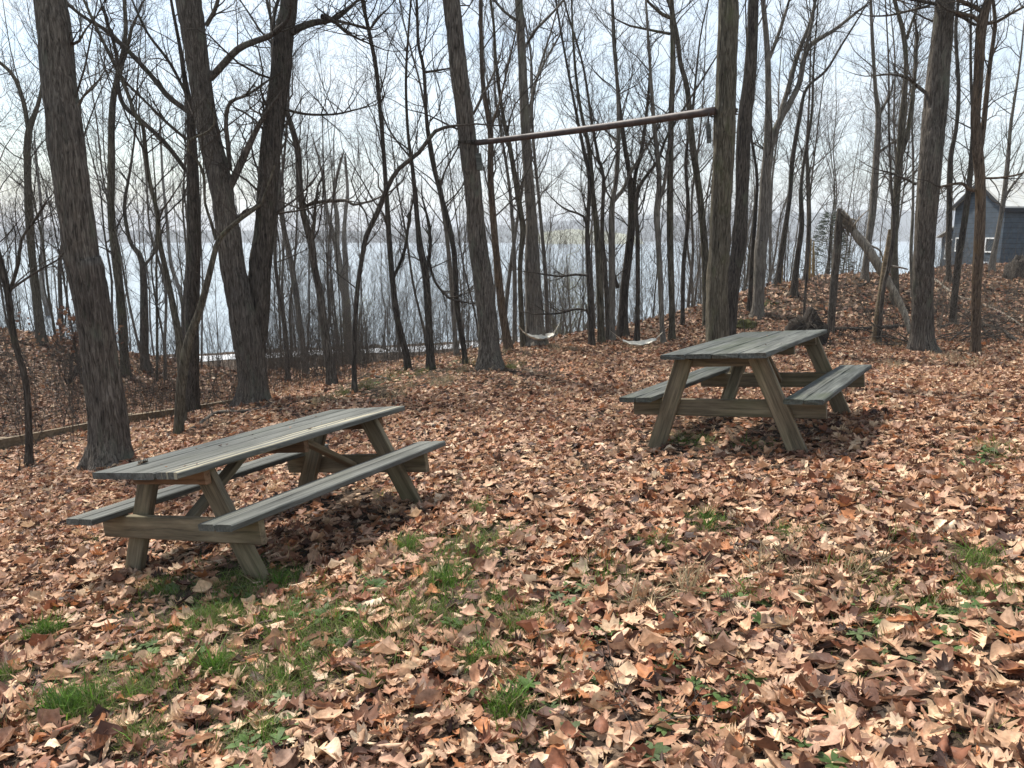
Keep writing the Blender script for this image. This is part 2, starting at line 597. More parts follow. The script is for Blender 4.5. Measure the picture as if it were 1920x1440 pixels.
def grow(tm, p0, d, length, r0, level, R, up=.25, wig=.25, density=1.0):
    """one branch and, recursively, its side branches"""
    n = 7 if level == 1 else (6 if level == 2 else 4)
    step = length / (n - 1)
    p = np.array(p0, float); d = np.array(d, float) / np.linalg.norm(d)
    pts, dirs = [p], [d]
    for i in range(n - 1):
        d = d + R.normal(0, wig, 3) * np.array([1, 1, .8]) + np.array([0, 0, up * .35])
        d = d / np.linalg.norm(d)
        p = p + d * step
        pts.append(p); dirs.append(d)
    t = np.linspace(0, 1, n)
    rad = np.maximum(r0 * (1 - t * .8), .0018)
    pts = np.array(pts)
    tm.tube(pts, rad, 6 if r0 > .03 else (5 if r0 > .014 else 3))
    if level >= 3: return
    k = int(round((6.5 if level == 1 else 5.0) * density * (length / (1.5 if level == 1 else .8)) ** .6))
    for _ in range(k):
        tt = R.uniform(.18, 1.0)
        i = min(int(tt * (n - 1)), n - 2)
        q = pts[i] + (pts[i + 1] - pts[i]) * (tt * (n - 1) - i)
        dd = dirs[i]
        a = np.cross(dd, R.normal(0, 1, 3)); a /= np.linalg.norm(a) + 1e-9
        ang = R.uniform(.5, 1.05)
        nd_ = dd * math.cos(ang) + a * math.sin(ang)
        nd_[2] += .12
        L = length * R.uniform(.32, .62) * (1.1 - .45 * tt)
        grow(tm, q, nd_, L, r0 * (1 - tt * .8) * R.uniform(.4, .62), level + 1, R, up, wig * 1.1, density)


def trunk_mesh(path, R, ridged=False, sides=14, step=.18, flare=.0, seed=0):
    """path: (n,4) of x,y,z,radius -> verts, faces"""
    q = resample(path, step)
    pts, rad = q[:, :3].copy(), np.maximum(q[:, 3], .004)
    z0 = pts[0, 2]
    if flare:
        rad = rad * (1 + flare * np.exp(-np.maximum(pts[:, 2] - z0 - .12, 0) / .16))
    _, u, w = frames(pts)
    a = np.arange(sides) * 2 * PI / sides
    ring = np.cos(a)[None, :, None] * u[:, None] + np.sin(a)[None, :, None] * w[:, None]
    base = pts[:, None] + ring * rad[:, None, None]
    s = seed * 17.3
    low = (vnoise(base[..., 0] * 3 + s, base[..., 1] * 3, base[..., 2] * 1.4, seed) - .5) * .16
    rr = 1 + low
    if flare:
        lob = np.cos(a * 4 + seed)[None, :] * .14 + np.cos(a * 7 + seed * 2)[None, :] * .08
        rr = rr + lob * np.exp(-np.maximum(pts[:, 2] - z0 - .05, 0) / .22)[:, None]
    if ridged:
        fx = 15.0
        nz = vnoise(base[..., 0] * fx + s, base[..., 1] * fx, base[..., 2] * 3.0, seed + 3)
        nz2 = vnoise(base[..., 0] * fx * 2.1, base[..., 1] * fx * 2.1 + s, base[..., 2] * 6.5, seed + 9)
        r = np.abs(nz - .5) * 2
        rr = rr + (np.minimum(r, .45) - .25) * .17 * min(1, .2 / rad.max() + .45) + (nz2 - .5) * .035
    v = (pts[:, None] + ring * (rad[:, None] * rr)[..., None]).reshape(-1, 3)
    m = len(pts)
    i = np.arange(m - 1)[:, None] * sides
    j = np.arange(sides)[None, :]
    k = (j + 1) % sides
    f = np.stack([i + j, i + k, i + sides + k, i + sides + j], -1).reshape(-1, 4)
    return v, f


def path_from_px(tr, Y, lean=0.0):
    out = []
    for (px, py, w) in tr:
        p = P(px, py, Y)
        f = p[1] * cp - p[2] * sp_
        out.append([p[0], p[1], p[2], w / F_PX * f / 2 / math.hypot(1, p[0] / f)])
    return np.array(out)


def extend(path, R, to_z):
    """carry a trunk on above the frame, tapering, until it ends at to_z"""
    p = path.copy()
    d = p[-1, :3] - p[max(-3, -len(p)), :3]
    d = d / (np.linalg.norm(d) + 1e-9)
    if d[2] < .6: d = d + np.array([0, 0, .8]); d /= np.linalg.norm(d)
    r = p[-1, 3]
    out = [p]
    q = p[-1, :3].copy()
    n = 5
    L = max(to_z - q[2], 1.5)
    for i in range(n):
        d = d + R.normal(0, .06, 3); d /= np.linalg.norm(d)
        q = q + d * L / n
        out.append(np.array([[*q, max(r * (1 - (i + 1) / (n + .4)), .006)]]))
    return np.vstack(out)


tree_count = [0]


def tree(label, tr, bark='bark_brown', Y=None, limbs=(), top=None, big=False, start=None, nb=None, blen=1.0, twig='twig',
         name='bare_tree', stop=False, group=None, density=1.0, lim_sub=6, cat='tree', up=.25, spread=(.55, 1.05)):
    """tr: traced trunk, base first, (px, py, width px); limbs: traced limbs in the same form (first point on the trunk)"""
    tree_count[0] += 1
    seed = tree_count[0]
    R = np.random.default_rng(1000 + seed)
    if Y is None:
        Y = hit(tr[0][0], tr[0][1], 20.0)
    path = path_from_px(tr, Y)
    bx, by = path[0, 0], path[0, 1]
    g = gz(bx, by)
    foot = path[0].copy()
    if foot[2] > g - .05:
        d = path[0, :3] - path[1, :3]
        d = d / abs(d[2] + 1e-9)
        foot[:3] = foot[:3] + np.array([d[0] * .3, d[1] * .3, 0]) * (foot[2] - g)
        foot[2] = g - .12
        path = np.vstack([foot, path]) if path[0, 2] - foot[2] > .15 else np.vstack([foot, path[1:]])
    # small swings in depth so that the tree is no flat tracing
    zz = path[:, 2] - path[0, 2]
    path[:, 1] += (np.sin(zz * 1.1 + seed) - math.sin(seed)) * .07 + zz * R.uniform(-.03, .03)
    if not stop:
        path = extend(path, R, top if top is not None else path[-1, 2] + R.uniform(3.5, 6))
    org = (path[0, 0], path[0, 1], g)
    root = empty(name, org, label, cat, group)
    v, f = trunk_mesh(path, R, big, 96 if big else (14 if path[0, 3] > .05 else 9), .05 if big else .16, .5 if big else .45, seed)
    mesh_obj('trunk', v, f, M[bark], root, True, org)
    tm = TreeMesh()
    for lb in limbs:
        lp = path_from_px(lb, Y)
        n = len(lp)
        sw = R.uniform(-.3, .3)
        lp[:, 1] += np.interp(lp[0, 2], path[:, 2], path[:, 1]) - Y + np.linspace(0, 1, n) ** 1.3 * sw * min(1.0, np.linalg.norm(lp[-1, :3] - lp[0, :3]))
        q = resample(lp, .12)
        q[:, 3] = np.maximum(q[:, 3], .004)
        vv, ff = tube(q[:, :3], q[:, 3], 8 if q[0, 3] > .03 else 6, False)
        mesh_obj('limb', vv, ff, M[bark], root, True, org)
        grow(tm, q[-1, :3], q[-1, :3] - q[-3, :3], R.uniform(.5, 1.0), q[-1, 3], 1 if q[-1, 3] > .012 else 2, R, up, .16, density)
        L = np.linalg.norm(np.diff(q[:, :3], axis=0), axis=1).sum()
        for _ in range(int(L * lim_sub * density) + 2):
            i = R.integers(int(len(q) * .15), len(q))
            dd = q[min(i + 1, len(q) - 1), :3] - q[max(i - 1, 0), :3]
            dd /= np.linalg.norm(dd) + 1e-9
            a = np.cross(dd, R.normal(0, 1, 3)); a /= np.linalg.norm(a) + 1e-9
            ang = R.uniform(.5, 1.1)
            dv = dd * math.cos(ang) + a * math.sin(ang); dv[2] += .2
            grow(tm, q[i, :3], dv, R.uniform(.4, 1.1), min(q[i, 3] * .6, .014), 2, R, up, .28, density)
    if stop:
        grow(tm, path[-1, :3], path[-1, :3] - path[-2, :3], 1.0, path[-1, 3], 1, R, up, .16)
    # side branches
    fine = resample(path, .15)
    ztop, zlow = fine[-1, 2], fine[0, 2]
    if start is None: start = max(zlow + 2.2, zlow + .3 * (min(ztop, 6) - zlow))
    idx = np.where(fine[:, 2] > start)[0]
    if nb is None: nb = int(5.2 * (ztop - start))
    for _ in range(nb if len(idx) else 0):
        i = int(R.choice(idx))
        az = R.uniform(0, 2 * PI)
        el = R.uniform(*spread)
        dv = np.array([math.cos(az) * math.sin(el), math.sin(az) * math.sin(el), math.cos(el)])
        frac = (fine[i, 2] - zlow) / max(ztop - zlow, 1)
        L = R.uniform(.7, 2.3) * blen * (1.15 - .6 * frac)
        r = min(fine[i, 3] * .5, .005 + .0068 * L) * R.uniform(.7, 1.1)
        grow(tm, fine[i, :3], dv, L, max(r, .005), 1, R, up, .2, density)
    tm.build('crown', M[twig], root, org)
    return root, path


# --- the big near trees
tree('thick leaning oak trunk beside the left picnic table, foremost of the trees',
     [(205, 868, 78), (203, 800, 73), (195, 733, 70), (184, 633, 65), (167, 500, 67), (161, 480, 66), (141, 330, 68), (115, 160, 67), (92, 0, 64)],
     'bark_brown', 9.3, big=True, start=1.2, nb=16, top=9,
     limbs=[[(135, 85, 7), (150, 78, 6), (165, 55, 4)], [(150, 200, 6), (165, 180, 5), (185, 160, 3), (190, 130, 2)]])
twin, _ = tree('twin-stemmed big tree behind the left table, its right stem nearly black',
     [(476, 757, 54), (474, 700, 56), (468, 640, 56), (456, 567, 50), (442, 500, 47), (433, 433, 46), (427, 400, 43), (414, 330, 44), (390, 230, 42), (374, 130, 42), (357, 0, 50)],
     'bark_brown', 12.9, big=True, start=1.3, nb=16, top=10,
     limbs=[[(396, 148, 14), (415, 130, 14), (450, 97, 13), (480, 85, 12), (514, 76, 11), (532, 66, 9)],
            [(432, 358, 15), (443, 338, 15), (465, 293, 14), (480, 265, 11), (495, 238, 10), (508, 222, 8)],
            [(435, 320, 9), (432, 270, 9), (430, 230, 8), (440, 195, 7), (470, 185, 5), (510, 160, 4)],
            [(390, 50, 9), (410, 20, 8), (425, -20, 6)],
            [(450, 410, 8), (470, 395, 6), (490, 385, 5), (505, 340, 4)]])
# the second stem of the twin tree
R2 = np.random.default_rng(77)
pp = path_from_px([(480, 690, 30), (484, 600, 40), (486, 540, 42), (490, 480, 42), (497, 433, 41), (503, 333, 40), (513, 233, 40), (527, 133, 38), (532, 67, 36), (543, 0, 34)], 12.95)
pp = extend(pp, R2, 9.5)
v, f = trunk_mesh(pp, R2, True, 80, .05, 0, 91)
mesh_obj('stem', v, f, M['bark_dark'], twin, True, twin.location)
tm = TreeMesh()
for lb in [[(545, 62, 15), (560, 50, 14), (583, 37, 13), (605, 30, 11), (625, 18, 9), (645, -5, 7)], [(603, 30, 10), (626, 37, 8), (640, 50, 6), (665, 60, 4)],
           [(535, 205, 6), (570, 212, 5), (620, 208, 4), (660, 195, 3)],
           [(512, 65, 8), (508, 30, 7), (508, 0, 7), (512, -40, 6)]]:
    q = resample(path_from_px(lb, 12.9), .12)
    q[:, 1] += np.linspace(0, .5, len(q))
    vv, ff = tube(q[:, :3], q[:, 3], 8, False)
    mesh_obj('limb', vv, ff, M['bark_dark'], twin, True, twin.location)
    grow(tm, q[-1, :3], q[-1, :3] - q[-3, :3], .9, q[-1, 3], 1, R2, .2, .16)
    for _ in range(10):
        i = R2.integers(3, len(q))
        grow(tm, q[i, :3], R2.normal(0, 1, 3) + np.array([.3, 0, .8]), R2.uniform(.5, 1.3), .012, 2, R2)
for _ in range(26):
    i = R2.integers(len(pp) // 3, len(pp))
    fr = R2.random()
    p0 = pp[i, :3] * fr + pp[max(i - 1, 0), :3] * (1 - fr)
    az = R2.uniform(0, 2 * PI)
    grow(tm, p0, (math.cos(az), math.sin(az) * .6, R2.uniform(.2, 1)), R2.uniform(1, 2.2), .022, 1, R2)
tm.build('crown', M['twig'], twin, twin.location)

tree('black straight trunk close behind the twin-stemmed tree, long limbs reaching up left',
     [(362, 768, 27), (365, 600, 26), (366, 480, 26), (364, 400, 26), (362, 300, 22), (360, 215, 16), (352, 150, 10), (345, 90, 7)], 'bark_dark', 14.0, start=.6, nb=14, top=6,
     limbs=[[(355, 209, 11), (320, 183, 11), (287, 143, 10), (240, 93, 9), (200, 57, 8), (160, 33, 7), (127, 7, 6)],
            [(352, 322, 9), (310, 267, 9), (267, 227, 9), (235, 198, 9), (225, 160, 8), (222, 100, 7), (205, 40, 6)],
            [(352, 262, 6), (318, 232, 6), (283, 195, 5), (250, 160, 5), (235, 130, 4)],
            [(355, 180, 6), (325, 120, 6), (290, 70, 5), (270, 20, 4)]])
tree('crooked mossy sapling bending right in front of the twin-stemmed tree',
     [(333, 817, 17), (340, 745, 19), (347, 683, 20), (357, 633, 18), (373, 590, 15), (388, 533, 12), (405, 460, 10), (413, 443, 9), (450, 410, 8), (488, 383, 6), (500, 353, 5), (515, 310, 4)],
     'bark_olive', 10.7, stop=True, start=-1.4, nb=16, blen=.6,
     limbs=[[(404, 450, 7), (395, 415, 6), (385, 380, 5), (384, 330, 6), (372, 300, 5), (356, 280, 5), (362, 265, 5), (400, 248, 4), (412, 225, 4), (400, 190, 3)]])
tree('pole-straight tree carrying the left end of the rusty pipe',
     [(920, 694, 44), (918, 660, 40), (917, 633, 38), (907, 533, 36), (897, 467, 35), (892, 417, 34), (887, 350, 33), (877, 267, 33), (870, 200, 33), (861, 133, 34), (855, 67, 32), (847, 0, 30)],
     'bark_brown', 13.1, big=True, start=1.6, nb=14, top=9.5,
     limbs=[[(888, 215, 5), (905, 180, 5), (920, 150, 4), (937, 105, 3)]])
tree('stout trunk carrying the right end of the rusty pipe',
     [(1347, 726, 46), (1347, 647, 43), (1347, 533, 42), (1352, 467, 40), (1353, 400, 40), (1356, 300, 41), (1357, 213, 43), (1358, 190, 39), (1360, 100, 38), (1361, 0, 36)],
     'bark_olive', 10.5, big=True, start=1.9, nb=12, top=8.5)
tree('tall grey trunk pitted with dark holes, behind the left hammock',
     [(1003, 656, 34), (1003, 620, 33), (1001, 567, 33), (998, 500, 28), (998, 467, 25), (996, 400, 20), (988, 300, 18), (983, 200, 17), (978, 100, 16), (972, 0, 15)],
     'bark_grey', 16.6, big=True, start=1.0, nb=18, top=9,
     limbs=[[(968, 42, 6), (945, 25, 5), (925, 0, 5)], [(983, 95, 5), (1000, 65, 5), (1020, 45, 5), (1045, 20, 4), (1070, -10, 4)], [(990, 220, 5), (1003, 160, 5), (1025, 110, 4), (1050, 65, 3)]])
tree('rugged dark tree at the foot of the bank, right of the leaning deadwood',
     [(1729, 660, 50), (1727, 600, 43), (1725, 533, 40), (1725, 467, 40), (1727, 400, 41), (1735, 300, 44), (1746, 200, 45), (1757, 100, 42), (1764, 0, 38)],
     'bark_brown', 14.4, big=True, start=2.2, nb=16, top=9,
     limbs=[[(1748, 12, 8), (1715, 6, 7), (1690, 2, 7), (1655, -3, 5)], [(1735, 15, 6), (1690, 26, 5), (1660, 32, 4), (1632, 32, 3)],
            [(1730, 178, 8), (1710, 160, 7), (1695, 147, 6), (1670, 140, 5), (1637, 142, 3)], [(1708, 347, 6), (1690, 338, 5), (1670, 330, 4)],
            [(1780, 30, 8), (1800, 35, 8), (1818, 45, 7)]])
tree('reddish-brown trunk in front of the dark house, forking near the top',
     [(1829, 664, 20), (1827, 633, 18), (1823, 533, 19), (1826, 467, 21), (1829, 400, 21), (1830, 333, 21), (1824, 233, 19), (1828, 167, 18), (1830, 67, 20), (1832, 40, 22), (1842, 0, 15)],
     'bark_rust', 14.0, start=2.0, nb=16, top=7.5,
     limbs=[[(1838, 48, 8), (1860, 45, 7), (1890, 28, 6), (1925, 10, 5)], [(1826, 45, 9), (1812, 33, 8), (1797, 32, 7), (1784, 27, 6)],
            [(1834, 30, 9), (1815, 15, 9), (1795, 5, 8), (1775, -12, 6)], [(1832, 285, 10), (1840, 233, 11), (1853, 133, 9), (1867, 50, 8), (1868, 0, 7)],
            [(1820, 358, 8), (1805, 355, 8), (1790, 345, 6), (1748, 352, 5)], [(1833, 335, 5), (1860, 335, 5), (1890, 330, 4), (1915, 320, 3)]])
tree('dark knobbly trunk curving behind the right pipe tree',
     [(1366, 612, 26), (1372, 533, 26), (1383, 467, 27), (1390, 400, 26), (1393, 333, 26), (1395, 233, 26), (1403, 150, 26), (1406, 67, 22), (1407, 0, 20)], 'bark_dark', 15.0, start=2.2, nb=16, top=8)
tree('tall grey tree splitting into pale spreading stems, right of the dark knobbly trunk',
     [(1420, 602, 22), (1422, 567, 21), (1428, 467, 24), (1433, 433, 24), (1438, 333, 21), (1442, 285, 21), (1440, 200, 13), (1437, 100, 11), (1430, 0, 9)], 'bark_grey', 18.5, start=1.5, nb=18, top=7,
     limbs=[[(1445, 285, 13), (1455, 245, 14), (1467, 217, 13), (1497, 160, 11), (1513, 93, 10), (1563, 57, 7), (1597, 30, 6)],
            [(1455, 250, 9), (1470, 195, 10), (1480, 167, 10), (1500, 100, 9), (1527, 33, 7), (1540, -20, 6)],
            [(1441, 110, 8), (1460, 60, 7), (1475, 15, 6)], [(1500, 155, 7), (1508, 100, 7), (1522, 40, 6)]])

# --- trees of middle size, each traced
MID = [
    ('forked slender tree at the far left behind the thick leaning oak', [(78, 645, 20), (62, 533, 17), (55, 433, 16), (55, 317, 15), (57, 250, 14), (72, 200, 9), (80, 157, 8), (88, 90, 7)], 'bark_olive',
     [[(57, 245, 10), (47, 187, 9), (30, 143, 8), (0, 113, 7)]]),
    ('black crooked tree at the left frame edge below the wooden fence rail', [(52, 875, 15), (50, 800, 14), (43, 717, 13), (23, 640, 14), (13, 547, 14), (0, 483, 13), (-12, 430, 11)], 'bark_dark',
     [[(18, 545, 8), (32, 493, 8), (36, 450, 6), (60, 410, 5)]]),
    ('leaning grey pole on the left bank next to the forked slender tree', [(97, 628, 14), (90, 580, 13), (80, 530, 11), (80, 430, 7), (78, 380, 6), (70, 300, 5)], 'bark_brown', []),
    ('greenish straight tree right of the thick leaning oak', [(236, 704, 20), (235, 667, 18), (230, 550, 17), (219, 467, 16), (210, 400, 14), (210, 300, 14), (213, 217, 13), (223, 160, 12), (233, 127, 11), (243, 60, 8), (240, 0, 7)], 'bark_olive',
     [[(230, 140, 8), (245, 105, 7), (262, 60, 6)]]),
    ('kinked thin tree between the greenish tree and the twin-stemmed tree', [(275, 694, 18), (272, 660, 17), (273, 600, 16), (267, 493, 12), (247, 460, 9), (238, 433, 8), (233, 383, 7), (245, 320, 5)], 'bark_brown',
     [[(270, 500, 6), (290, 470, 5), (300, 430, 4)]]),
    ('mossy slanting tree crossing the view left of the twin-stemmed tree', [(342, 795, 15), (333, 650, 14), (320, 587, 13), (303, 517, 11), (287, 450, 10), (283, 400, 9), (267, 333, 9), (260, 267, 9), (257, 233, 8), (240, 205, 8), (225, 160, 7)], 'bark_olive', []),
    ('thin slanting stem beside the black straight trunk', [(352, 650, 9), (350, 617, 9), (337, 550, 8), (320, 493, 7), (313, 420, 6), (305, 340, 5), (300, 250, 4)], 'bark_brown', []),
    ('wavy brown tree right of the twin-stemmed tree', [(622, 725, 17), (620, 700, 17), (607, 617, 16), (600, 552, 14), (590, 502, 13), (585, 457, 15), (570, 393, 12), (565, 333, 12), (563, 283, 12), (550, 235, 10), (540, 200, 9), (530, 120, 7)], 'bark_brown',
     [[(585, 455, 9), (592, 420, 7), (597, 385, 5)], [(568, 390, 7), (600, 380, 7), (655, 377, 6), (668, 385, 5), (705, 378, 4)]]),
    ('pair of grey stems grown together above a brown foot, left of the curving tree', [(655, 676, 17), (652, 620, 17), (648, 560, 16), (640, 527, 14), (632, 468, 12), (622, 430, 9), (612, 390, 7), (605, 330, 6)], 'bark_grey',
     [[(650, 565, 9), (648, 502, 10), (645, 443, 8), (648, 400, 7), (652, 360, 6), (648, 300, 5)], [(633, 470, 7), (633, 410, 8), (627, 360, 7), (640, 300, 5)]]),
    ('dark curving tree whose top bends over to the left pipe tree', [(665, 737, 10), (665, 667, 9), (670, 577, 9), (675, 527, 9), (682, 485, 9), (690, 443, 10), (710, 400, 10), (730, 350, 9), (750, 317, 8), (787, 287, 8), (817, 247, 7), (853, 237, 5)], 'bark_dark', 'stop'),
    ('tall straight sapling right of the curving tree', [(765, 694, 12), (763, 667, 12), (747, 600, 12), (737, 517, 11), (730, 433, 10), (728, 400, 10), (720, 283, 8), (715, 217, 8), (708, 133, 8), (695, 60, 7), (683, 0, 6)], 'bark_dark',
     [[(697, 62, 5), (715, 40, 4), (730, 28, 3)], [(740, 520, 6), (760, 470, 6), (770, 400, 5)], [(694, 60, 6), (665, 52, 5), (640, 46, 6)]]),
    ('sinuous double-bent tree left of the left pipe tree', [(872, 684, 10), (870, 653, 10), (858, 583, 10), (853, 500, 11), (850, 467, 10), (840, 417, 10), (822, 350, 9), (810, 300, 9), (800, 233, 7), (795, 133, 7), (785, 83, 6), (782, 0, 5)], 'bark_dark',
     [[(796, 136, 5), (820, 133, 4), (843, 130, 3)]]),
    ('dark tree with a hollow, midway between curving tree and left pipe tree', [(808, 694, 15), (807, 667, 14), (803, 600, 14), (797, 517, 14), (787, 467, 13), (783, 433, 10), (773, 317, 8), (765, 250, 6), (762, 150, 5)], 'bark_dark',
     [[(795, 520, 7), (805, 470, 7), (802, 420, 6)], [(800, 480, 6), (815, 530, 5), (840, 560, 5)]]),
    ('thin bowed tree just left of the left pipe tree', [(857, 668, 9), (853, 633, 9), (847, 550, 9), (840, 470, 8), (833, 410, 8), (822, 350, 6)], 'bark_grey', []),
    ('brown tree leaning against the left pipe tree from behind', [(953, 659, 17), (952, 647, 16), (940, 567, 15), (930, 467, 13), (927, 433, 13), (920, 333, 12), (920, 250, 11), (907, 167, 9), (903, 100, 8), (902, 0, 8)], 'bark_rust',
     [[(918, 250, 6), (930, 215, 5), (940, 180, 4), (965, 70, 3)]]),
    ('grey-green tree slanting up left of the pitted trunk', [(983, 652, 10), (978, 600, 10), (975, 500, 9), (980, 433, 10), (973, 383, 10), (957, 283, 9), (943, 217, 7), (930, 117, 6), (925, 40, 5)], 'bark_olive', []),
    ('thin grey stem between the left pipe tree and the pitted trunk', [(965, 645, 8), (965, 607, 8), (965, 533, 8), (963, 450, 7), (955, 350, 6), (940, 250, 5)], 'bark_grey', []),
    ('stem with a dead side branch pointing left, first of the cluster right of the hammock', [(1110, 651, 13), (1108, 600, 11), (1105, 517, 10), (1102, 450, 9), (1103, 417, 8), (1107, 333, 8), (1097, 283, 7), (1090, 250, 6)], 'bark_dark',
     [[(1103, 517, 5), (1080, 515, 5), (1050, 518, 4), (1018, 514, 3)], [(1106, 600, 5), (1100, 583, 5), (1080, 580, 5), (1050, 588, 4), (1020, 590, 3)], [(1102, 430, 6), (1095, 405, 5), (1070, 395, 4)]]),
    ('mossy knotted stem, second of the cluster right of the hammock', [(1128, 645, 14), (1125, 533, 13), (1120, 433, 12), (1113, 367, 9), (1105, 283, 8), (1090, 215, 6), (1080, 150, 5)], 'bark_olive', []),
    ('thin brown stem between two thicker ones in the cluster right of the hammock', [(1141, 640, 11), (1140, 600, 10), (1135, 500, 9), (1130, 433, 8), (1132, 333, 7), (1123, 300, 6), (1110, 230, 5)], 'bark_brown', []),
    ('thick grey stem in the cluster above the right hammock, spreading near mid height', [(1147, 640, 13), (1147, 600, 13), (1148, 533, 13), (1147, 433, 12), (1148, 377, 10), (1155, 340, 8), (1160, 250, 7), (1158, 150, 6)], 'bark_grey',
     [[(1150, 378, 8), (1170, 352, 7), (1185, 320, 6), (1230, 250, 5)]]),
    ('blackish flaring tree right above the right hammock', [(1166, 634, 22), (1170, 550, 17), (1177, 483, 16), (1183, 417, 14), (1180, 333, 10), (1173, 283, 9), (1163, 200, 7), (1155, 100, 6)], 'bark_dark',
     [[(1185, 415, 9), (1190, 333, 8), (1203, 283, 8), (1215, 200, 6), (1222, 130, 5)], [(1158, 540, 8), (1150, 510, 6), (1145, 480, 4)]]),
    ('slim dark stem right behind the right hammock', [(1194, 645, 10), (1195, 567, 9), (1195, 433, 8), (1193, 400, 8), (1200, 350, 7), (1235, 300, 6), (1255, 250, 5)], 'bark_dark', []),
    ('forking grey tree left of the tall dark pole', [(1245, 645, 10), (1240, 600, 9), (1237, 517, 10), (1233, 433, 11), (1232, 400, 12), (1237, 333, 9), (1227, 233, 8), (1220, 150, 6)], 'bark_grey',
     [[(1236, 380, 8), (1246, 340, 7), (1250, 290, 6)]]),
    ('tall dark pole tree passing behind the middle of the rusty pipe', [(1260, 638, 13), (1260, 567, 12), (1258, 433, 12), (1258, 267, 11), (1260, 133, 10), (1260, 33, 10), (1258, 0, 9)], 'bark_olive',
     [[(1257, 35, 8), (1240, 30, 7), (1215, 12, 5)], [(1255, 65, 6), (1225, 60, 5), (1180, 52, 4)]]),
    ('mossy slanting tree close left of the right pipe tree', [(1326, 610, 15), (1325, 533, 15), (1323, 467, 14), (1313, 367, 13), (1297, 267, 12), (1287, 167, 10), (1275, 120, 9), (1268, 60, 8)], 'bark_olive', []),
    ('thin tree bending right, on the bank left of the pale split stumps', [(1457, 536, 11), (1460, 517, 11), (1470, 450, 11), (1480, 367, 9), (1483, 300, 9), (1497, 217, 8), (1510, 167, 6), (1547, 133, 5)], 'bark_dark', []),
    ('grey sapling on the crest of the bank with upright twigs', [(1508, 530, 9), (1512, 506, 9), (1516, 423, 9), (1513, 333, 8), (1512, 280, 6), (1518, 200, 4)], 'bark_brown', []),
    ('slightly thicker stem on the crest just left of the grey sapling', [(1490, 524, 14), (1494, 480, 11), (1501, 423, 10), (1500, 360, 8), (1508, 300, 6)], 'bark_dark', []),
    ('grey tree on the bank behind the leaning deadwood', [(1620, 526, 13), (1626, 464, 13), (1637, 391, 15), (1647, 300, 13), (1653, 217, 11), (1647, 167, 8), (1640, 83, 7), (1637, 17, 6)], 'bark_grey',
     [[(1654, 215, 7), (1668, 190, 6), (1680, 170, 5)], [(1652, 285, 6), (1672, 270, 5), (1685, 260, 4)]]),
    ('tall forked tree left of the rugged dark tree', [(1678, 570, 17), (1678, 520, 16), (1677, 467, 16), (1683, 383, 15), (1690, 300, 14), (1693, 233, 14), (1697, 133, 9), (1692, 67, 9), (1680, 17, 8)], 'bark_olive',
     [[(1693, 290, 8), (1703, 260, 9), (1710, 217, 8), (1720, 140, 7), (1725, 60, 6)], [(1698, 75, 6), (1705, 45, 5), (1715, 10, 4)]]),
    ('straight dark pole before the left corner of the house', [(1780, 530, 11), (1780, 467, 11), (1783, 400, 12), (1782, 300, 11), (1790, 240, 8), (1793, 167, 8), (1790, 67, 7)], 'bark_dark', []),
    ('leaning dark trunk before the gable wall of the house', [(1787, 606, 13), (1790, 567, 13), (1800, 467, 14), (1803, 450, 13), (1810, 367, 12), (1813, 300, 10), (1815, 230, 8), (1812, 150, 6)], 'bark_dark', []),
    ('grey sapling before the long wall of the house', [(1860, 508, 12), (1863, 483, 12), (1872, 433, 10), (1880, 375, 10), (1888, 300, 9), (1897, 233, 7), (1913, 150, 5)], 'bark_grey',
     [[(1882, 372, 6), (1895, 350, 5), (1915, 325, 4)]]),
    ('slim sapling whose foot stands left of the rugged dark tree', [(1647, 645, 9), (1651, 547, 8), (1660, 495, 9), (1667, 430, 7), (1663, 360, 5), (1660, 250, 4)], 'bark_brown', []),
    ('thin stem behind the far end of the right picnic table', [(1505, 640, 5), (1507, 560, 5), (1512, 480, 5), (1515, 400, 4)], 'bark_brown', []),
    ('leaning sapling between the forked slender tree and the thick oak', [(118, 660, 9), (112, 560, 9), (108, 480, 8), (125, 400, 6), (130, 330, 5)], 'bark_brown', []),
    ('straight grey tree behind the twin-stemmed tree on its right side', [(575, 700, 12), (560, 600, 11), (545, 500, 11), (530, 420, 10), (525, 350, 8), (522, 250, 7)], 'bark_grey', []),
    ('slender tree with upswept top left of the wavy brown tree', [(540, 715, 9), (532, 620, 9), (520, 540, 8), (515, 480, 7), (520, 400, 6), (530, 330, 5)], 'bark_brown', []),
    ('thin dark tree right of the dark pole, before the lake', [(1280, 612, 8), (1282, 500, 8), (1290, 400, 7), (1285, 300, 6), (1300, 200, 5)], 'bark_dark', []),
    ('slim grey tree hugging the left side of the tall grey spreading tree', [(1405, 585, 9), (1408, 480, 8), (1412, 400, 8), (1415, 330, 6), (1405, 250, 5)], 'bark_dark', []),
    ('pale straight tree in the gap right of the forked tree', [(1712, 560, 7), (1706, 470, 7), (1710, 400, 6), (1715, 300, 5)], 'bark_grey', []),
]
for lab, tr, bk, lb in MID:
    stop = lb == 'stop'
    tree(lab, tr, bk, None, limbs=[] if stop else lb, stop=stop, start=None if not stop else -1, nb=None, blen=.95,
         twig='twig_grey' if bk == 'bark_grey' else 'twig')

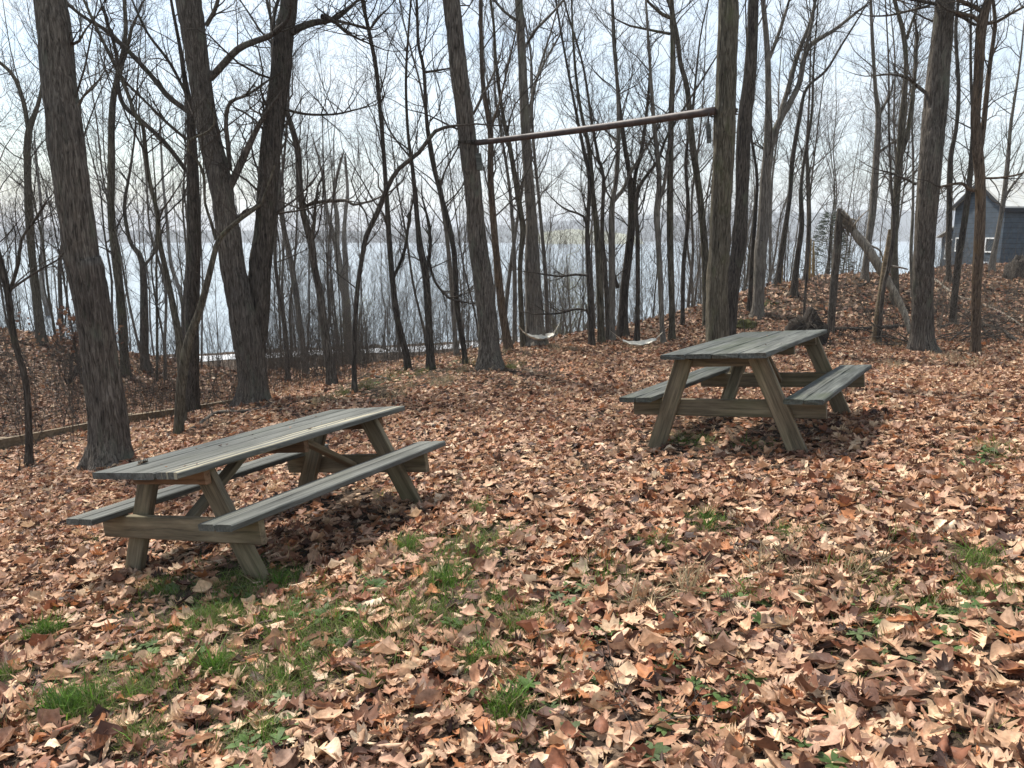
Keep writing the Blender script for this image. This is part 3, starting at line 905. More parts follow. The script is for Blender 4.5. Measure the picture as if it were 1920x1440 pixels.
# --- filler: thin background trees, a few kinds copied many times
protos = []
for k in range(15):
    R = np.random.default_rng(500 + k)
    H = R.uniform(7, 11)
    n = 8
    zs = np.linspace(-.3, H, n)
    base_r = R.uniform(.03, .055) if k < 8 else R.uniform(.015, .028)
    off = np.cumsum(R.normal(0, .1, (n, 2)), axis=0); off -= off[0]
    pa = np.c_[off, zs, base_r * (1 - np.linspace(0, 1, n) * .93)]
    v, f = trunk_mesh(pa, R, False, 9, .3, .15, k)
    tmesh = bpy.data.meshes.new('trunk')
    tmesh.from_pydata(v.tolist(), [], f.tolist()); tmesh.polygons.foreach_set('use_smooth', np.ones(len(f), dtype=bool))
    bm_ = ['bark_brown', 'bark_grey', 'bark_olive', 'bark_grey'][k % 4]
    tmesh.materials.append(M[bm_])
    tm = TreeMesh()
    fine = resample(pa, .2)
    for _ in range(int(H * (2.8 if k < 9 else 3.2))):
        i = R.integers(int(len(fine) * .2), len(fine) - 1)
        az, el = R.uniform(0, 2 * PI), R.uniform(.45, 1.0)
        L = R.uniform(.8, 2.2) * (1.2 - .6 * i / len(fine))
        grow(tm, fine[i, :3], (math.cos(az) * math.sin(el), math.sin(az) * math.sin(el), math.cos(el)), L * (1 if k < 9 else .6), min(.013, fine[i, 3] * .55), 1, R, .3, .2, 1.0)
    cv, cf = np.vstack(tm.v), np.vstack(tm.f)
    cmesh = bpy.data.meshes.new('crown')
    cmesh.from_pydata(cv.tolist(), [], cf.tolist()); cmesh.polygons.foreach_set('use_smooth', np.ones(len(cf), dtype=bool))
    cmesh.materials.append(M['twig' if k % 3 == 0 else 'twig_grey'])
    protos.append((tmesh, cmesh))


def filler(name, x, y, s, rz, label, group, k, cat='tree'):
    root = empty(name, (x, y, gz(x, y) - .05), label, cat, group)
    root.rotation_euler = (random.gauss(0, .05), random.gauss(0, .05), rz)
    root.scale = (s * random.uniform(.7, 1.3),) * 2 + (s,)
    for nm, me in (('trunk', protos[k][0]), ('crown', protos[k][1])):
        c = bpy.data.objects.new(nm, me); COL.objects.link(c); c.parent = root


zones = [  # (px range, depth range, count, label, group)
    ((-120, 480), (17, 26), 22, 'slim bare tree in the thicket on the leafy left bank', 'slim trees on the left bank'),
    ((-60, 640), (25, 56), 58, 'thin bare tree on the lake slope beyond the left bank', 'thin trees on the lake slope at the left'),
    ((500, 1000), (19, 56), 60, 'thin bare tree on the lake slope behind the pipe trees', 'thin trees on the lake slope behind the pipe'),
    ((1020, 1420), (21, 56), 52, 'thin bare tree on the lake slope behind the right hammock', 'thin trees on the lake slope behind the hammock'),
    ((1380, 1760), (25, 42), 38, 'thin bare tree standing beyond the crest of the right bank', 'thin trees beyond the right bank'),
    ((1930, 2100), (18, 30), 6, 'slim bare tree on the bank around the dark house', 'slim trees around the house')]
R = np.random.default_rng(42)
for (a, b), (d0, d1), n, lab, grp in zones:
    for _ in range(n):
        Y = R.uniform(d0, d1)
        px = R.uniform(a, b)
        x = (px - 960) / F_PX * Y
        filler('slim_tree', x, Y, R.uniform(.75, 1.35), R.uniform(0, 6.28), lab, grp, int(R.integers(0, len(protos))))

# --- budding willows by the shore: many fine pale shoots
for k, (px, Y, h, lab) in enumerate([(1075, 40, 8.0, 'pale green budding willow by the lake, right of the pitted trunk'),
                                     (1045, 46, 7.0, 'smaller pale budding willow half behind the pitted trunk'),
                                     (660, 50, 6.0, 'pale budding bush at the lakeside behind the curving tree')]):
    x = (px - 960) / F_PX * Y
    g = gz(x, Y)
    root = empty('willow_tree', (x, Y, g), lab, 'tree')
    R = np.random.default_rng(900 + k)
    tm, tm2 = TreeMesh(), TreeMesh()
    for s in range(5):
        a = R.uniform(0, 6.28)
        top = np.array([x + math.cos(a) * h * .2, Y + math.sin(a) * h * .2, g + h * R.uniform(.7, 1)])
        q = resample(np.array([[x, Y, g - .2, .1], [x + math.cos(a) * .3, Y + math.sin(a) * .3, g + h * .35, .07], [*top, .02]]), .5)
        tm.tube(q[:, :3], q[:, 3], 6)
        for _ in range(14):
            i = R.integers(1, len(q))
            az = R.uniform(0, 6.28)
            grow(tm2, q[i, :3], (math.cos(az), math.sin(az), R.uniform(.2, 1.2)), h * R.uniform(.15, .32), .016, 1, R, .2, .2, 1.2)
    tm.build('trunk', M['bark_grey'], root, root.location)
    if 'bud_twig' not in M: M['bud_twig'] = bark('budding_twig', (.2, .2, .1), (.32, .32, .17), (.42, .42, .25))
    tm2.build('crown', M['bud_twig'], root, root.location)

# --- evergreen behind the snag
x, Y = (1545 - 960) / F_PX * 29, 29.0
g = gz(x, Y)
root = empty('cedar_tree', (x, Y, g), 'dark feathery evergreen behind the broken snag on the bank crest', 'tree')
R = np.random.default_rng(314)
tm = TreeMesh()
tm.tube(np.array([[x, Y, g - .2], [x + .05, Y, g + 1.5], [x, Y, g + 3.4]]), np.array([.09, .06, .01]), 7)
tm.build('trunk', M['bark_dark'], root, root.location)
M['needle'] = plain('cedar_needles', (.1, .115, .09), .8, .4, 8)
vv, ff = [], []
for _ in range(1500):
    h = R.uniform(.4, 3.4)
    rr = (3.6 - h) * .48 * math.sqrt(R.random()) + .05
    a = R.uniform(0, 6.28)
    c = np.array([x + math.cos(a) * rr, Y + math.sin(a) * rr, g + h + R.normal(0, .08) - rr * .12])
    d = np.array([math.cos(a), math.sin(a), R.normal(.1, .25)]) * R.uniform(.1, .22)
    s = np.cross(d, R.normal(0, 1, 3)); s = s / (np.linalg.norm(s) + 1e-9) * .018
    n = len(vv)
    vv += [c - s, c + s, c + d + s * .4, c + d - s * .4]; ff.append((n, n + 1, n + 2, n + 3))
mesh_obj('crown', vv, ff, M['needle'], root, False, root.location)

# ------------------------------------------------------------------ broken snag and leaning deadwood
Ys = 16.4
pth = path_from_px([(1556, 640, 14), (1557, 628, 14), (1564, 527, 15), (1570, 464, 15), (1573, 410, 12), (1574, 391, 9)], Ys)
pth[0, 2] = gz(pth[0, 0], Ys) - .15
root = empty('broken_tree', (pth[0, 0], Ys, gz(pth[0, 0], Ys)), 'snapped dead tree, splintered top folded over into a leaning trunk', 'dead tree')
v, f = trunk_mesh(pth, rng, True, 40, .06, .1, 41)
mesh_obj('snag', v, f, M['bark_brown'], root, True, root.location)
lp = path_from_px([(1597, 428, 9), (1608, 443, 17), (1628, 468, 18), (1649, 502, 17), (1670, 537, 15), (1689, 573, 13), (1699, 597, 11), (1706, 625, 8)], Ys)
lp[:, 1] -= np.linspace(0, 1.0, len(lp))
lp[:, 0] *= lp[:, 1] / Ys; lp[:, 2] *= lp[:, 1] / Ys
v, f = trunk_mesh(lp, rng, True, 36, .06, 0, 42)
mesh_obj('fallen_trunk', v, f, M['dead_wood'], root, True, root.location)
mb = MB()
for i in range(40):
    a = P(1573 + random.uniform(-3, 6), 394 + random.uniform(-4, 22), Ys) + np.array([0, random.uniform(-.08, .08), 0])
    e = P(1598 + random.uniform(-12, 10), 436 + random.uniform(-10, 8), Ys) + np.array([0, random.uniform(-.1, .1), 0])
    m_ = (a + e) / 2 + np.array([random.uniform(-.06, .12), random.uniform(-.1, .1), random.uniform(-.06, .1)])
    mb.tube(np.array([a, m_, e]), np.array([.008, .02, .009]), 5)
mb.build('splinters', M['dead_wood'], root, origin=root.location)
mb = MB()
for tr in ([(1600, 425, 4), (1612, 408, 3), (1630, 392, 2)], [(1662, 497, 5), (1690, 502, 4), (1702, 505, 3)], [(1693, 592, 4), (1706, 615, 3)], [(1630, 460, 5), (1650, 470, 4), (1658, 495, 3), (1672, 480, 2)]):
    q = resample(path_from_px(tr, Ys - .3), .1)
    mb.tube(q[:, :3], q[:, 3], 5)
mb.build('branch_stub', M['dead_wood'], root, True, root.location)

# pale split stumps on the crest
for k, (tr, lab) in enumerate([([(1464, 535, 8), (1465, 500, 7), (1467, 450, 3)], 'pale yellow splintered stem by the thin bending tree on the bank'),
                               ([(1517, 530, 6), (1518, 490, 5), (1521, 447, 2)], 'left one of two pale yellow splintered stems side by side on the crest'),
                               ([(1525, 530, 5), (1525, 490, 5), (1526, 452, 2)], 'right one of two pale yellow splintered stems side by side on the crest')]):
    Y = 22.5
    q = path_from_px(tr, Y)
    q[0, 2] = gz(q[0, 0], Y) - .15
    org = (q[0, 0], Y, gz(q[0, 0], Y))
    v, f = trunk_mesh(q, rng, False, 9, .12, 0, 60 + k)
    tag(mesh_obj('split_stump', v, f, M['pale_wood'], None, False), lab, 'stump', 'pale split stems on the bank')
q = path_from_px([(1658, 500, 10), (1664, 465, 9), (1668, 430, 5)], 15.5)
v, f = trunk_mesh(np.vstack([[q[0, 0] - .1, 15.5, gz(q[0, 0], 15.5) - .1, q[0, 3]], q]), rng, False, 10, .1, 0, 77)
tag(mesh_obj('split_stump', v, f, M['fence_wood'], None, True), 'tall snapped stem with a pale splintered tip behind the leaning deadwood', 'stump')

# ------------------------------------------------------------------ rusty pipe and its wooden blocks
a, b_ = P(893, 268, 12.95), P(1340, 208, 10.35)
mb = MB()
n = 24
pts = np.array([a + (b_ - a) * t + np.array([0, 0, -.012 * math.sin(PI * t)]) for t in np.linspace(0, 1, n)])
mb.tube(pts, np.linspace(.044, .052, n), 20)
tag(mb.build('metal_pipe', M['pipe'], smooth=True), 'long rusty metal pipe slung between two trunks above the clearing', 'pipe')
pipe_dir = (b_ - a) / np.linalg.norm(b_ - a)


def block(px0, py0, px1, py1, Y, w, lab, xoff=0):
    c0, c1 = P(px0, py0, Y), P(px1, py1, Y)
    root = empty('wooden_block', c1, lab, 'block')
    mb = MB(); mb.beam(c0, c1, w, w * 1.3, (1, 0, 0)); mb.build('board', M['plank_old'], root, origin=c1, bevel=.006)
    mb = MB()
    c2 = c0 + np.array([0, 0, .13])
    mb.tube(np.array([c0 - np.array([0, 0, .03]), c2]), np.array([.012, .012]), 6); mb.build('hanger', M['bolt'], root, origin=c1)


block(897, 288, 900, 320, 12.85, .09, 'greenish wooden block hanging under the pipe on the left pipe tree')
block(1328, 232, 1330, 268, 10.35, .05, 'mossy wooden block fixed to the right pipe tree under the pipe')

# collar of rope round each pipe tree
for (px, py, Y, r, lab) in ((878, 268, 13.1, .165, 'old rope loop lashing the pipe to the left pipe tree'), (1357, 211, 10.5, .168, 'old rope loop lashing the pipe to the right pipe tree')):
    c = P(px, py, Y)
    mb = MB()
    for k in range(3):
        t = np.linspace(0, 2 * PI, 25)
        mb.tube(np.c_[c[0] + np.cos(t) * r, c[1] + np.sin(t) * r, c[2] + .022 * (k - 1) + .012 * np.sin(t * 2 + k)], np.full(25, .011), 6, False)
    tag(mb.build('rope_loop', M['bark_dark'], smooth=True), lab, 'rope', 'rope loops on the pipe trees')

# ------------------------------------------------------------------ hammocks
def hammock(pts, lab, w0):
    q = resample(np.array([P(*p) for p in pts]), .06)
    root = empty('hammock', q[len(q) // 2], lab, 'hammock', 'hammocks between the trees')
    n = len(q)
    v, f = [], []
    cols = 7
    d = q[-1] - q[0]; side = np.array([-d[1], d[0], 0]); side /= np.linalg.norm(side)
    for th in (0, 1):
        for i in range(n):
            w = w0 * (.35 + .65 * math.sin(PI * i / (n - 1)) ** .6)
            for j in range(cols):
                s = j / (cols - 1) * 2 - 1
                v.append(q[i] + side * w * s + np.array([0, 0, .6 * w * s + .05 * s * s * math.sin(PI * i / (n - 1)) - .012 * th + .006 * math.sin(i * 1.3 + j)]))
    for th in (0, 1):
        o_ = th * n * cols
        for i in range(n - 1):
            for j in range(cols - 1):
                fc = (o_ + i * cols + j, o_ + i * cols + j + 1, o_ + (i + 1) * cols + j + 1, o_ + (i + 1) * cols + j)
                f.append(fc if th == 0 else fc[::-1])
    mesh_obj('cloth', v, f, M['hammock'], root, True, root.location)
    for e, s in ((q[0], -1), (q[-1], 1)):
        mb = MB()
        far = e + np.array([d[0], d[1], 0]) / np.linalg.norm(d) * s * .35 + np.array([0, 0, .22])
        for k in (-1, 0, 1):
            mb.tube(np.array([e + side * w0 * .3 * k, far]), np.array([.004, .004]), 4)
        mb.build('rope', M['rope'], root, origin=root.location)


hammock([(981, 622, 15.6), (993, 631, 15.8), (1009, 636, 16.1), (1024, 633, 16.5), (1038, 625, 16.9)], 'white cloth hammock sagging in front of the pitted grey trunk', .06)
hammock([(1167, 638, 15.4), (1181, 645, 15.5), (1197, 647.5, 15.6), (1212, 644, 15.8), (1230, 635, 16.0)], 'white cloth hammock sagging low under the dark stem cluster', .055)


# ------------------------------------------------------------------ picnic tables
def beam_obj(name, a, b, w, h, side, mat, parent, bevel=.006, R=random):
    """a timber whose own x axis runs along it, so that the grain does too"""
    a, b = Vector(a), Vector(b)
    d = (b - a); L = d.length; d.normalize()
    sv = Vector(side); sv = (sv - d * sv.dot(d)).normalized(); t = d.cross(sv)
    v, f = [], []
    n = 8
    bv = bevel
    sec = [(-w / 2, -h / 2 + bv), (-w / 2 + bv, -h / 2), (w / 2 - bv, -h / 2), (w / 2, -h / 2 + bv), (w / 2, h / 2 - bv), (w / 2 - bv, h / 2), (-w / 2 + bv, h / 2), (-w / 2, h / 2 - bv)]
    m_ = len(sec)
    ox = R.uniform(0, 40)
    for i in range(n + 1):
        for (yy, zz) in sec:
            v.append((L * i / n + ox, yy + R.uniform(-.0012, .0012), zz + R.uniform(-.0012, .0012)))
    for i in range(n):
        for j in range(m_):
            k = (j + 1) % m_
            f.append((i * m_ + j, (i + 1) * m_ + j, (i + 1) * m_ + k, i * m_ + k))
    f.append(tuple(range(m_))); f.append(tuple(n * m_ + j for j in range(m_ - 1, -1, -1)))
    f = [tuple(reversed(q_)) for q_ in f]
    o = mesh_obj(name, v, f, mat, parent)
    X = Matrix((d, sv, t)).transposed().to_4x4()
    X.translation = a - d * ox
    o.matrix_local = X
    return o


def bolt_mesh(c, r=.014):
    mb = MB()
    mb.tube(np.array([Vector(c) + Vector((.004, 0, 0)), Vector(c) - Vector((.006, 0, 0))]), np.array([r, r * .8]), 8)
    return mb


def picnic(q, label, old):
    x, y, z, yaw, pit, rol, L, W, H, BO, BI, BH, LI, LS = q
    root = empty('picnic_table', (x, y, z), label, 'picnic table', 'picnic tables in the clearing')
    root.rotation_euler = (Matrix.Rotation(yaw, 3, 'Z') @ Matrix.Rotation(pit, 3, 'Y') @ Matrix.Rotation(rol, 3, 'X')).to_euler()
    T = .04
    top_m = M['plank_old'] if old else M['paint_grey']
    R = random.Random(5 if old else 6)

    def board(name, x0, x1, y0, y1, zt, mat, nseg=16):
        """a plank with slightly wavy, nicked edges and rounded arrises"""
        o_x0, o_x1 = x0 + R.uniform(-.008, .008), x1 + R.uniform(-.008, .008)
        sag = R.uniform(-.002, .003)
        v, f = [], []
        prof = [(0, .008), (.008, 0), (1, 0), (2, .008), (2, 1), (1, 1.0)]
        sec = []
        w = y1 - y0
        b = .007
        sec = [(y0, -b), (y0 + b, 0), (y0 + w * .5, 0), (y1 - b, 0), (y1, -b), (y1, -T + b), (y1 - b, -T), (y0 + b, -T), (y0, -T + b)]
        m_ = len(sec)
        for i in range(nseg + 1):
            t = i / nseg
            xx = o_x0 + (o_x1 - o_x0) * t
            wob = .0016 if not old else .004
            for (yy, zz) in sec:
                ex = R.uniform(-wob, wob) * 1.5 if i in (0, nseg) else 0
                v.append((xx + ex, yy + R.uniform(-wob, wob) * .6, zt + zz + sag * math.sin(PI * t) + R.uniform(-wob, wob) * .35))
        for i in range(nseg):
            for j in range(m_):
                k = (j + 1) % m_
                f.append((i * m_ + j, i * m_ + k, (i + 1) * m_ + k, (i + 1) * m_ + j))
        f.append(tuple(range(m_ - 1, -1, -1))); f.append(tuple(nseg * m_ + j for j in range(m_)))
        f = [tuple(reversed(q_)) for q_ in f]
        return mesh_obj(name, v, f, mat, root)

    nb_ = 4
    gap = .007
    bw = W / nb_
    for k in range(nb_):
        y0 = -W / 2 + k * bw
        o = board('tabletop_board', 0, L, y0 + gap / 2, y0 + bw - gap / 2, H, top_m if (old or k != 0) else M['paint_worn'])
        if not old and k == 0: o['label'] = 'board with pale worn streaks along it'
    for s in (-1, 1):
        c0, c1 = (BI, BO) if s > 0 else (-BO, -BI)
        c1 = c0 + max(c1 - c0, .24) if s > 0 else c1
        if s < 0: c0 = min(c0, c1 - .24)
        mid = (c0 + c1) / 2
        board('bench_board', 0 + .01, L, c0, mid - gap / 2, BH, top_m)
        board('bench_board', 0 + .01, L, mid + gap / 2, c1, BH, top_m)
    leg_h = H - T
    lt = .30 if old else .235
    BW, BT = .145, .045
    bo = max(BO, BI + .24)
    for e, xx, sgn in (('near', LI, -1), ('far', L - LI, 1)):
        # the seat support lies outside the legs on the painted table and inside them on the mossy one
        xs = xx + (-sgn if old else sgn) * (BT + .003)
        beam_obj('seat_support', (xs, -bo + .03, BH - T - BW / 2 - .002), (xs, bo - .03, BH - T - BW / 2 - .002), BT, BW, (1, 0, 0), M['timber'], root, R=R)
        xb = xs if old else xx + sgn * (BT + .003)
        beam_obj('top_batten', (xb, -W / 2 + .06, H - T - .046), (xb, W / 2 - .06, H - T - .046), BT, .088, (1, 0, 0), M['timber'] if old else M['timber_red'], root, R=R)
        for s in (-1, 1):
            bot = Vector((xx, s * LS, -.06)); tp = Vector((xx, s * lt, leg_h - .006))
            d = (tp - bot).normalized()
            lg = beam_obj('leg', bot, tp, BT, .145, (1, 0, 0), M['timber'], root, R=R)
            for (zz, dy) in ((BH - T - .05, -.03), (BH - T - .11, .03)):
                t = (zz + .06) / (leg_h + .054)
                c = bot.lerp(tp, t)
                outer = xx + sgn * (BT / 2 if old else BT * 1.5 + .003)
                bm = bolt_mesh((outer + (-.001 if sgn < 0 else .001), c.y + dy, zz))
                bo_ = bm.build('bolt', M['bolt'], lg); bo_.matrix_parent_inverse = lg.matrix_local.inverted()
        # diagonal brace from the support up to the middle of the top
        beam_obj('brace', (xs - sgn * (.03), 0, BH - T - .08), (xs - sgn * (.03 + L * .26), 0, H - T - .03), .09, .04, (0, 1, 0), M['timber'], root, R=R)
    beam_obj('top_batten', (L / 2, -W / 2 + .06, H - T - .046), (L / 2, W / 2 - .06, H - T - .046), BT, .088, (1, 0, 0), M['timber'] if old else M['timber_red'], root, R=R)
    return root


t1 = picnic([-2.105, 4.259, -2.06, 1.095, .02, -.144, 2.177, .762, .727, .47 + .0, .434 * 0 + .434, .295 + .0, .594, .594] if False else
            [-2.105, 4.259, -2.06, 1.095, .02, -.144, 2.177, .762, .727, .727, .47, .434, .295, .594],
            'grey painted picnic table tilting downhill, one tabletop board worn pale', False)
t2 = picnic([1.644, 6.062, -1.745, .996, .018, -.101, 2.234, .866, .832, .832, .538, .472, .207, .622],
            'older mossy picnic table of rough weathered planks standing further back', True)

# ------------------------------------------------------------------ house
C = P(1873, 502, 36.0); C[2] = -1.5
Lc = np.array([(1772 - 960) / F_PX * 39.5, 39.5, -1.5])
gd = (Lc - C)[:2]; GW = float(np.linalg.norm(gd)); gd = gd / GW
ld = np.array([-gd[1], gd[0]]);
if ld[0] < 0: ld = -ld
root = empty('house', (C[0], C[1], -1.5), 'dark blue-grey boarded house with a pale metal roof on the bank', 'house')


def hp(u, v_, z):
    """u along the gable from the near corner, v along the long wall, z up"""
    q = C[:2] + gd * u + ld * v_
    return (q[0], q[1], z)


EZ, RZ, BZ, LEN = 1.36, 2.5, -2.2, 8.0
wv = [hp(0, 0, BZ), hp(GW, 0, BZ), hp(GW, 0, EZ), hp(GW / 2, 0, RZ), hp(0, 0, EZ), hp(0, LEN, BZ), hp(GW, LEN, BZ), hp(GW, LEN, EZ), hp(GW / 2, LEN, RZ), hp(0, LEN, EZ)]
mesh_obj('wall', wv, [(0, 1, 2, 3, 4), (5, 9, 8, 7, 6), (0, 4, 9, 5), (1, 6, 7, 2)], M['siding'], root, origin=root.location)
rf = []
oh = .22
sl = (RZ - EZ) / (GW / 2)
v = []
for th in (0.03, .1):
    for vv_ in (-oh, LEN + oh):
        v += [hp(-oh, vv_, EZ - sl * oh + th), hp(GW / 2, vv_, RZ + th), hp(GW + oh, vv_, EZ - sl * oh + th)]
f = [(0, 1, 4, 3), (1, 2, 5, 4), (6, 9, 10, 7), (7, 10, 11, 8), (0, 6, 7, 1), (1, 7, 8, 2), (3, 4, 10, 9), (4, 5, 11, 10), (0, 3, 9, 6), (2, 8, 11, 5)]
roof = mesh_obj('roof', v, f, M['roof_metal'], root, origin=root.location)
mb = MB()
for k in range(14):
    vv_ = -oh + .02 + k * (LEN + 2 * oh - .04) / 13
    mb.beam(hp(-oh, vv_, EZ - sl * oh + .115), hp(GW / 2, vv_, RZ + .115), .04, .04, (ld[0], ld[1], 0))
mb.build('roof_seam', M['roof_metal'], roof, origin=root.location)
M['dark_trim'] = plain('dark_eave_board', (.02, .022, .026), .7)
mb = MB()
mb.beam(hp(-oh - .012, -oh - .02, EZ - sl * oh - .07), hp(-oh - .012, LEN + oh, EZ - sl * oh - .07), .03, .17, (gd[0], gd[1], 0))
mb.beam(hp(-oh, -oh - .012, EZ - sl * oh - .05), hp(GW / 2, -oh - .012, RZ - .05), .03, .15, (ld[0], ld[1], 0))
mb.beam(hp(GW + oh, -oh - .012, EZ - sl * oh - .05), hp(GW / 2, -oh - .012, RZ - .05), .03, .15, (ld[0], ld[1], 0))
mb.build('eave_board', M['dark_trim'], roof, origin=root.location)
# lean-to at the far side of the gable
lw = [hp(GW, .3, BZ), hp(GW + 1.25, .3, BZ), hp(GW + 1.25, .3, -.05), hp(GW, .3, .45), hp(GW, 3.5, BZ), hp(GW + 1.25, 3.5, BZ), hp(GW + 1.25, 3.5, -.05), hp(GW, 3.5, .45)]
mesh_obj('porch', lw, [(0, 1, 2, 3), (4, 7, 6, 5), (1, 5, 6, 2)], M['siding'], root, origin=root.location)
v = [hp(GW - .01, .1, .52), hp(GW + 1.5, .1, -.08), hp(GW + 1.5, 3.7, -.08), hp(GW - .01, 3.7, .52)]
v += [(a_, b2, c_ + .07) for a_, b2, c_ in v]
mesh_obj('porch_roof', v, [(0, 3, 2, 1), (4, 5, 6, 7), (0, 1, 5, 4), (1, 2, 6, 5), (2, 3, 7, 6), (3, 0, 4, 7)], M['roof_metal'], root, origin=root.location)


def win(u0, u1, z0, z1, v_=-.02, fw=.06):
    mb = MB()
    sd = (ld[0], ld[1], 0)
    mb.beam(hp(u0 - fw, v_, z0 - fw / 2), hp(u1 + fw, v_, z0 - fw / 2), .06, fw, sd); mb.beam(hp(u0 - fw, v_, z1 + fw / 2), hp(u1 + fw, v_, z1 + fw / 2), .06, fw, sd)
    mb.beam(hp(u0 - fw / 2, v_, z0 - .001), hp(u0 - fw / 2, v_, z1 + .001), .056, fw, sd); mb.beam(hp(u1 + fw / 2, v_, z0 - .001), hp(u1 + fw / 2, v_, z1 + .001), .056, fw, sd)
    w_ = mb.build('window', M['white_paint'], root, origin=root.location)
    mesh_obj('pane', [hp(u0, v_ + .005, z0), hp(u1, v_ + .005, z0), hp(u1, v_ + .005, z1), hp(u0, v_ + .005, z1)], [(0, 1, 2, 3)], M['glass'], w_, origin=root.location)


win(.4, 1.0, -.68, -.12)
win(2.65, 3.15, -.68, -.12)
win(GW + .35, GW + .85, -1.1, -.2, .28)
mb = MB(); mb.box(hp(.75, -.25, -1.35), (.35, .35, .35)); o = mb.build('white_crate', M['white_paint'], bevel=.03)
tag(o, 'white bucket-like box at the foot of the house gable', 'box')

# ------------------------------------------------------------------ fence rail in the ravine
fp = [(-60, 850, 11.2), (0, 832, 11.6), (165, 801, 12.6), (240, 786, 13.1), (350, 770, 14.0), (455, 753, 15.0)]
root = empty('rail_fence', P(240, 830, 13.1), 'low wooden fence of one pale board crossing the ravine at left', 'fence')
qs = [P(*p) for p in fp]
mb = MB()
for a, b in zip(qs[:-1], qs[1:]): mb.beam(a, b, .04, .15, (0, 1, .1))
mb.build('rail', M['fence_wood'], root, origin=root.location)
for i, q in enumerate(qs):
    mb = MB()
    g = gz(q[0], q[1])
    mb.beam((q[0], q[1] + .07, min(g, q[2] - .3) - .1), (q[0], q[1] + .07, q[2] + .08), .09, .09, (1, 0, 0))
    mb.build('post', M['fence_wood'], root, origin=root.location)

# ------------------------------------------------------------------ small things: stumps, logs, fallen branches
def log_thing(name, tr, lab, cat, mat, Y=None, sub=0, seed=0, group=None):
    """a stick lying on the ground, traced (px, py, width px), each point dropped on the ground"""
    R = np.random.default_rng(seed)
    pts = []
    for (px, py, w) in tr:
        y = hit(px, py, Y or 15)
        p = P(px, py, y)
        r = max(w / F_PX * y / 2, .004)
        pts.append([p[0], p[1], gz(p[0], p[1]) + r * .9, r])
    q = resample(np.array(pts), .08)
    q[:, 2] = np.maximum(q[:, 2], ground(q[:, 0], q[:, 1]) + q[:, 3] * .6)
    tm = TreeMesh(); tm.tube(q[:, :3], q[:, 3], 8, True)
    for _ in range(sub):
        i = R.integers(2, len(q))
        d = q[i, :3] - q[i - 1, :3]; d /= np.linalg.norm(d) + 1e-9
        grow(tm, q[i, :3], d + R.normal(0, .7, 3) * np.array([1, 1, .5]) + np.array([0, 0, .3]), R.uniform(.2, .7), q[i, 3] * .5, 2, R, .1)
    return tag(mesh_obj(name, np.vstack(tm.v), np.vstack(tm.f), mat, None, True), lab, cat, group)


log_thing('fallen_branch', [(350, 812, 6), (372, 800, 7), (407, 777, 7), (450, 776, 6), (500, 765, 5), (525, 748, 4)], 'pale grey fallen branch between the twin-stemmed tree and left table', 'branch', M['twig_grey'], sub=6, seed=1)
log_thing('fallen_branch', [(175, 895, 6), (260, 850, 6), (320, 828, 5), (380, 812, 4)], 'dark fallen branch lying behind the left picnic table', 'branch', M['bark_dark'], sub=5, seed=2)
log_thing('fallen_branch', [(0, 890, 6), (60, 880, 6), (130, 865, 5), (170, 850, 4)], 'dark stick left of the thick leaning oak', 'branch', M['bark_dark'], sub=6, seed=3)
log_thing('fallen_branch', [(672, 713, 5), (700, 708, 5), (725, 712, 4), (742, 716, 3)], 'bent dark branch on the green patch by the curving tree', 'branch', M['bark_dark'], sub=2, seed=4)
log_thing('fallen_log', [(1560, 624, 8), (1620, 620, 8), (1680, 616, 8), (1720, 617, 7)], 'dark mossy log lying along the foot of the bank', 'log', M['bark_dark'], sub=3, seed=5)
log_thing('fallen_log', [(1760, 618, 8), (1840, 614, 8), (1880, 625, 7), (1915, 650, 6)], 'bowed dark log right of the rugged dark tree', 'log', M['bark_dark'], sub=5, seed=6)
log_thing('fallen_branch', [(1745, 522, 6), (1775, 545, 6), (1800, 560, 5), (1870, 585, 4), (1920, 615, 4)], 'pale straight branch slanting down the bank below the house', 'branch', M['dead_wood'], sub=8, seed=7)
log_thing('fallen_branch', [(1570, 545, 4), (1610, 540, 5), (1650, 535, 4)], 'short dark branch high on the bank behind the snag', 'branch', M['bark_dark'], sub=2, seed=8)
log_thing('fallen_branch', [(1345, 880, 2.5), (1420, 830, 3), (1528, 828, 3), (1545, 805, 2)], 'thin pale twig by the front legs of the mossy table', 'twig', M['twig_grey'], sub=3, seed=9)
log_thing('fallen_branch', [(1090, 1205, 5), (1105, 1260, 6), (1125, 1310, 6), (1170, 1345, 5)], 'crooked grey twig among the foreground leaves', 'twig', M['twig_grey'], sub=2, seed=10)
log_thing('fallen_branch', [(1178, 1365, 8), (1195, 1385, 9), (1208, 1400, 8), (1212, 1425, 6)], 'short pale forked twig at the bottom of the clearing', 'twig', M['twig_grey'], sub=2, seed=11)
log_thing('fallen_branch', [(660, 1098, 5), (690, 1088, 5), (712, 1082, 4)], 'straight dark stick among grass right of the painted table', 'twig', M['bark_dark'], sub=0, seed=12)
log_thing('fallen_branch', [(1785, 1078, 3), (1790, 1100, 3), (1805, 1128, 3)], 'thin pale twig at the right of the clearing', 'twig', M['dead_wood'], sub=0, seed=13)
log_thing('fallen_branch', [(150, 1085, 5), (185, 1072, 5), (240, 1055, 4)], 'dry stick beside the front left leg of the painted table', 'twig', M['twig_grey'], sub=1, seed=14)


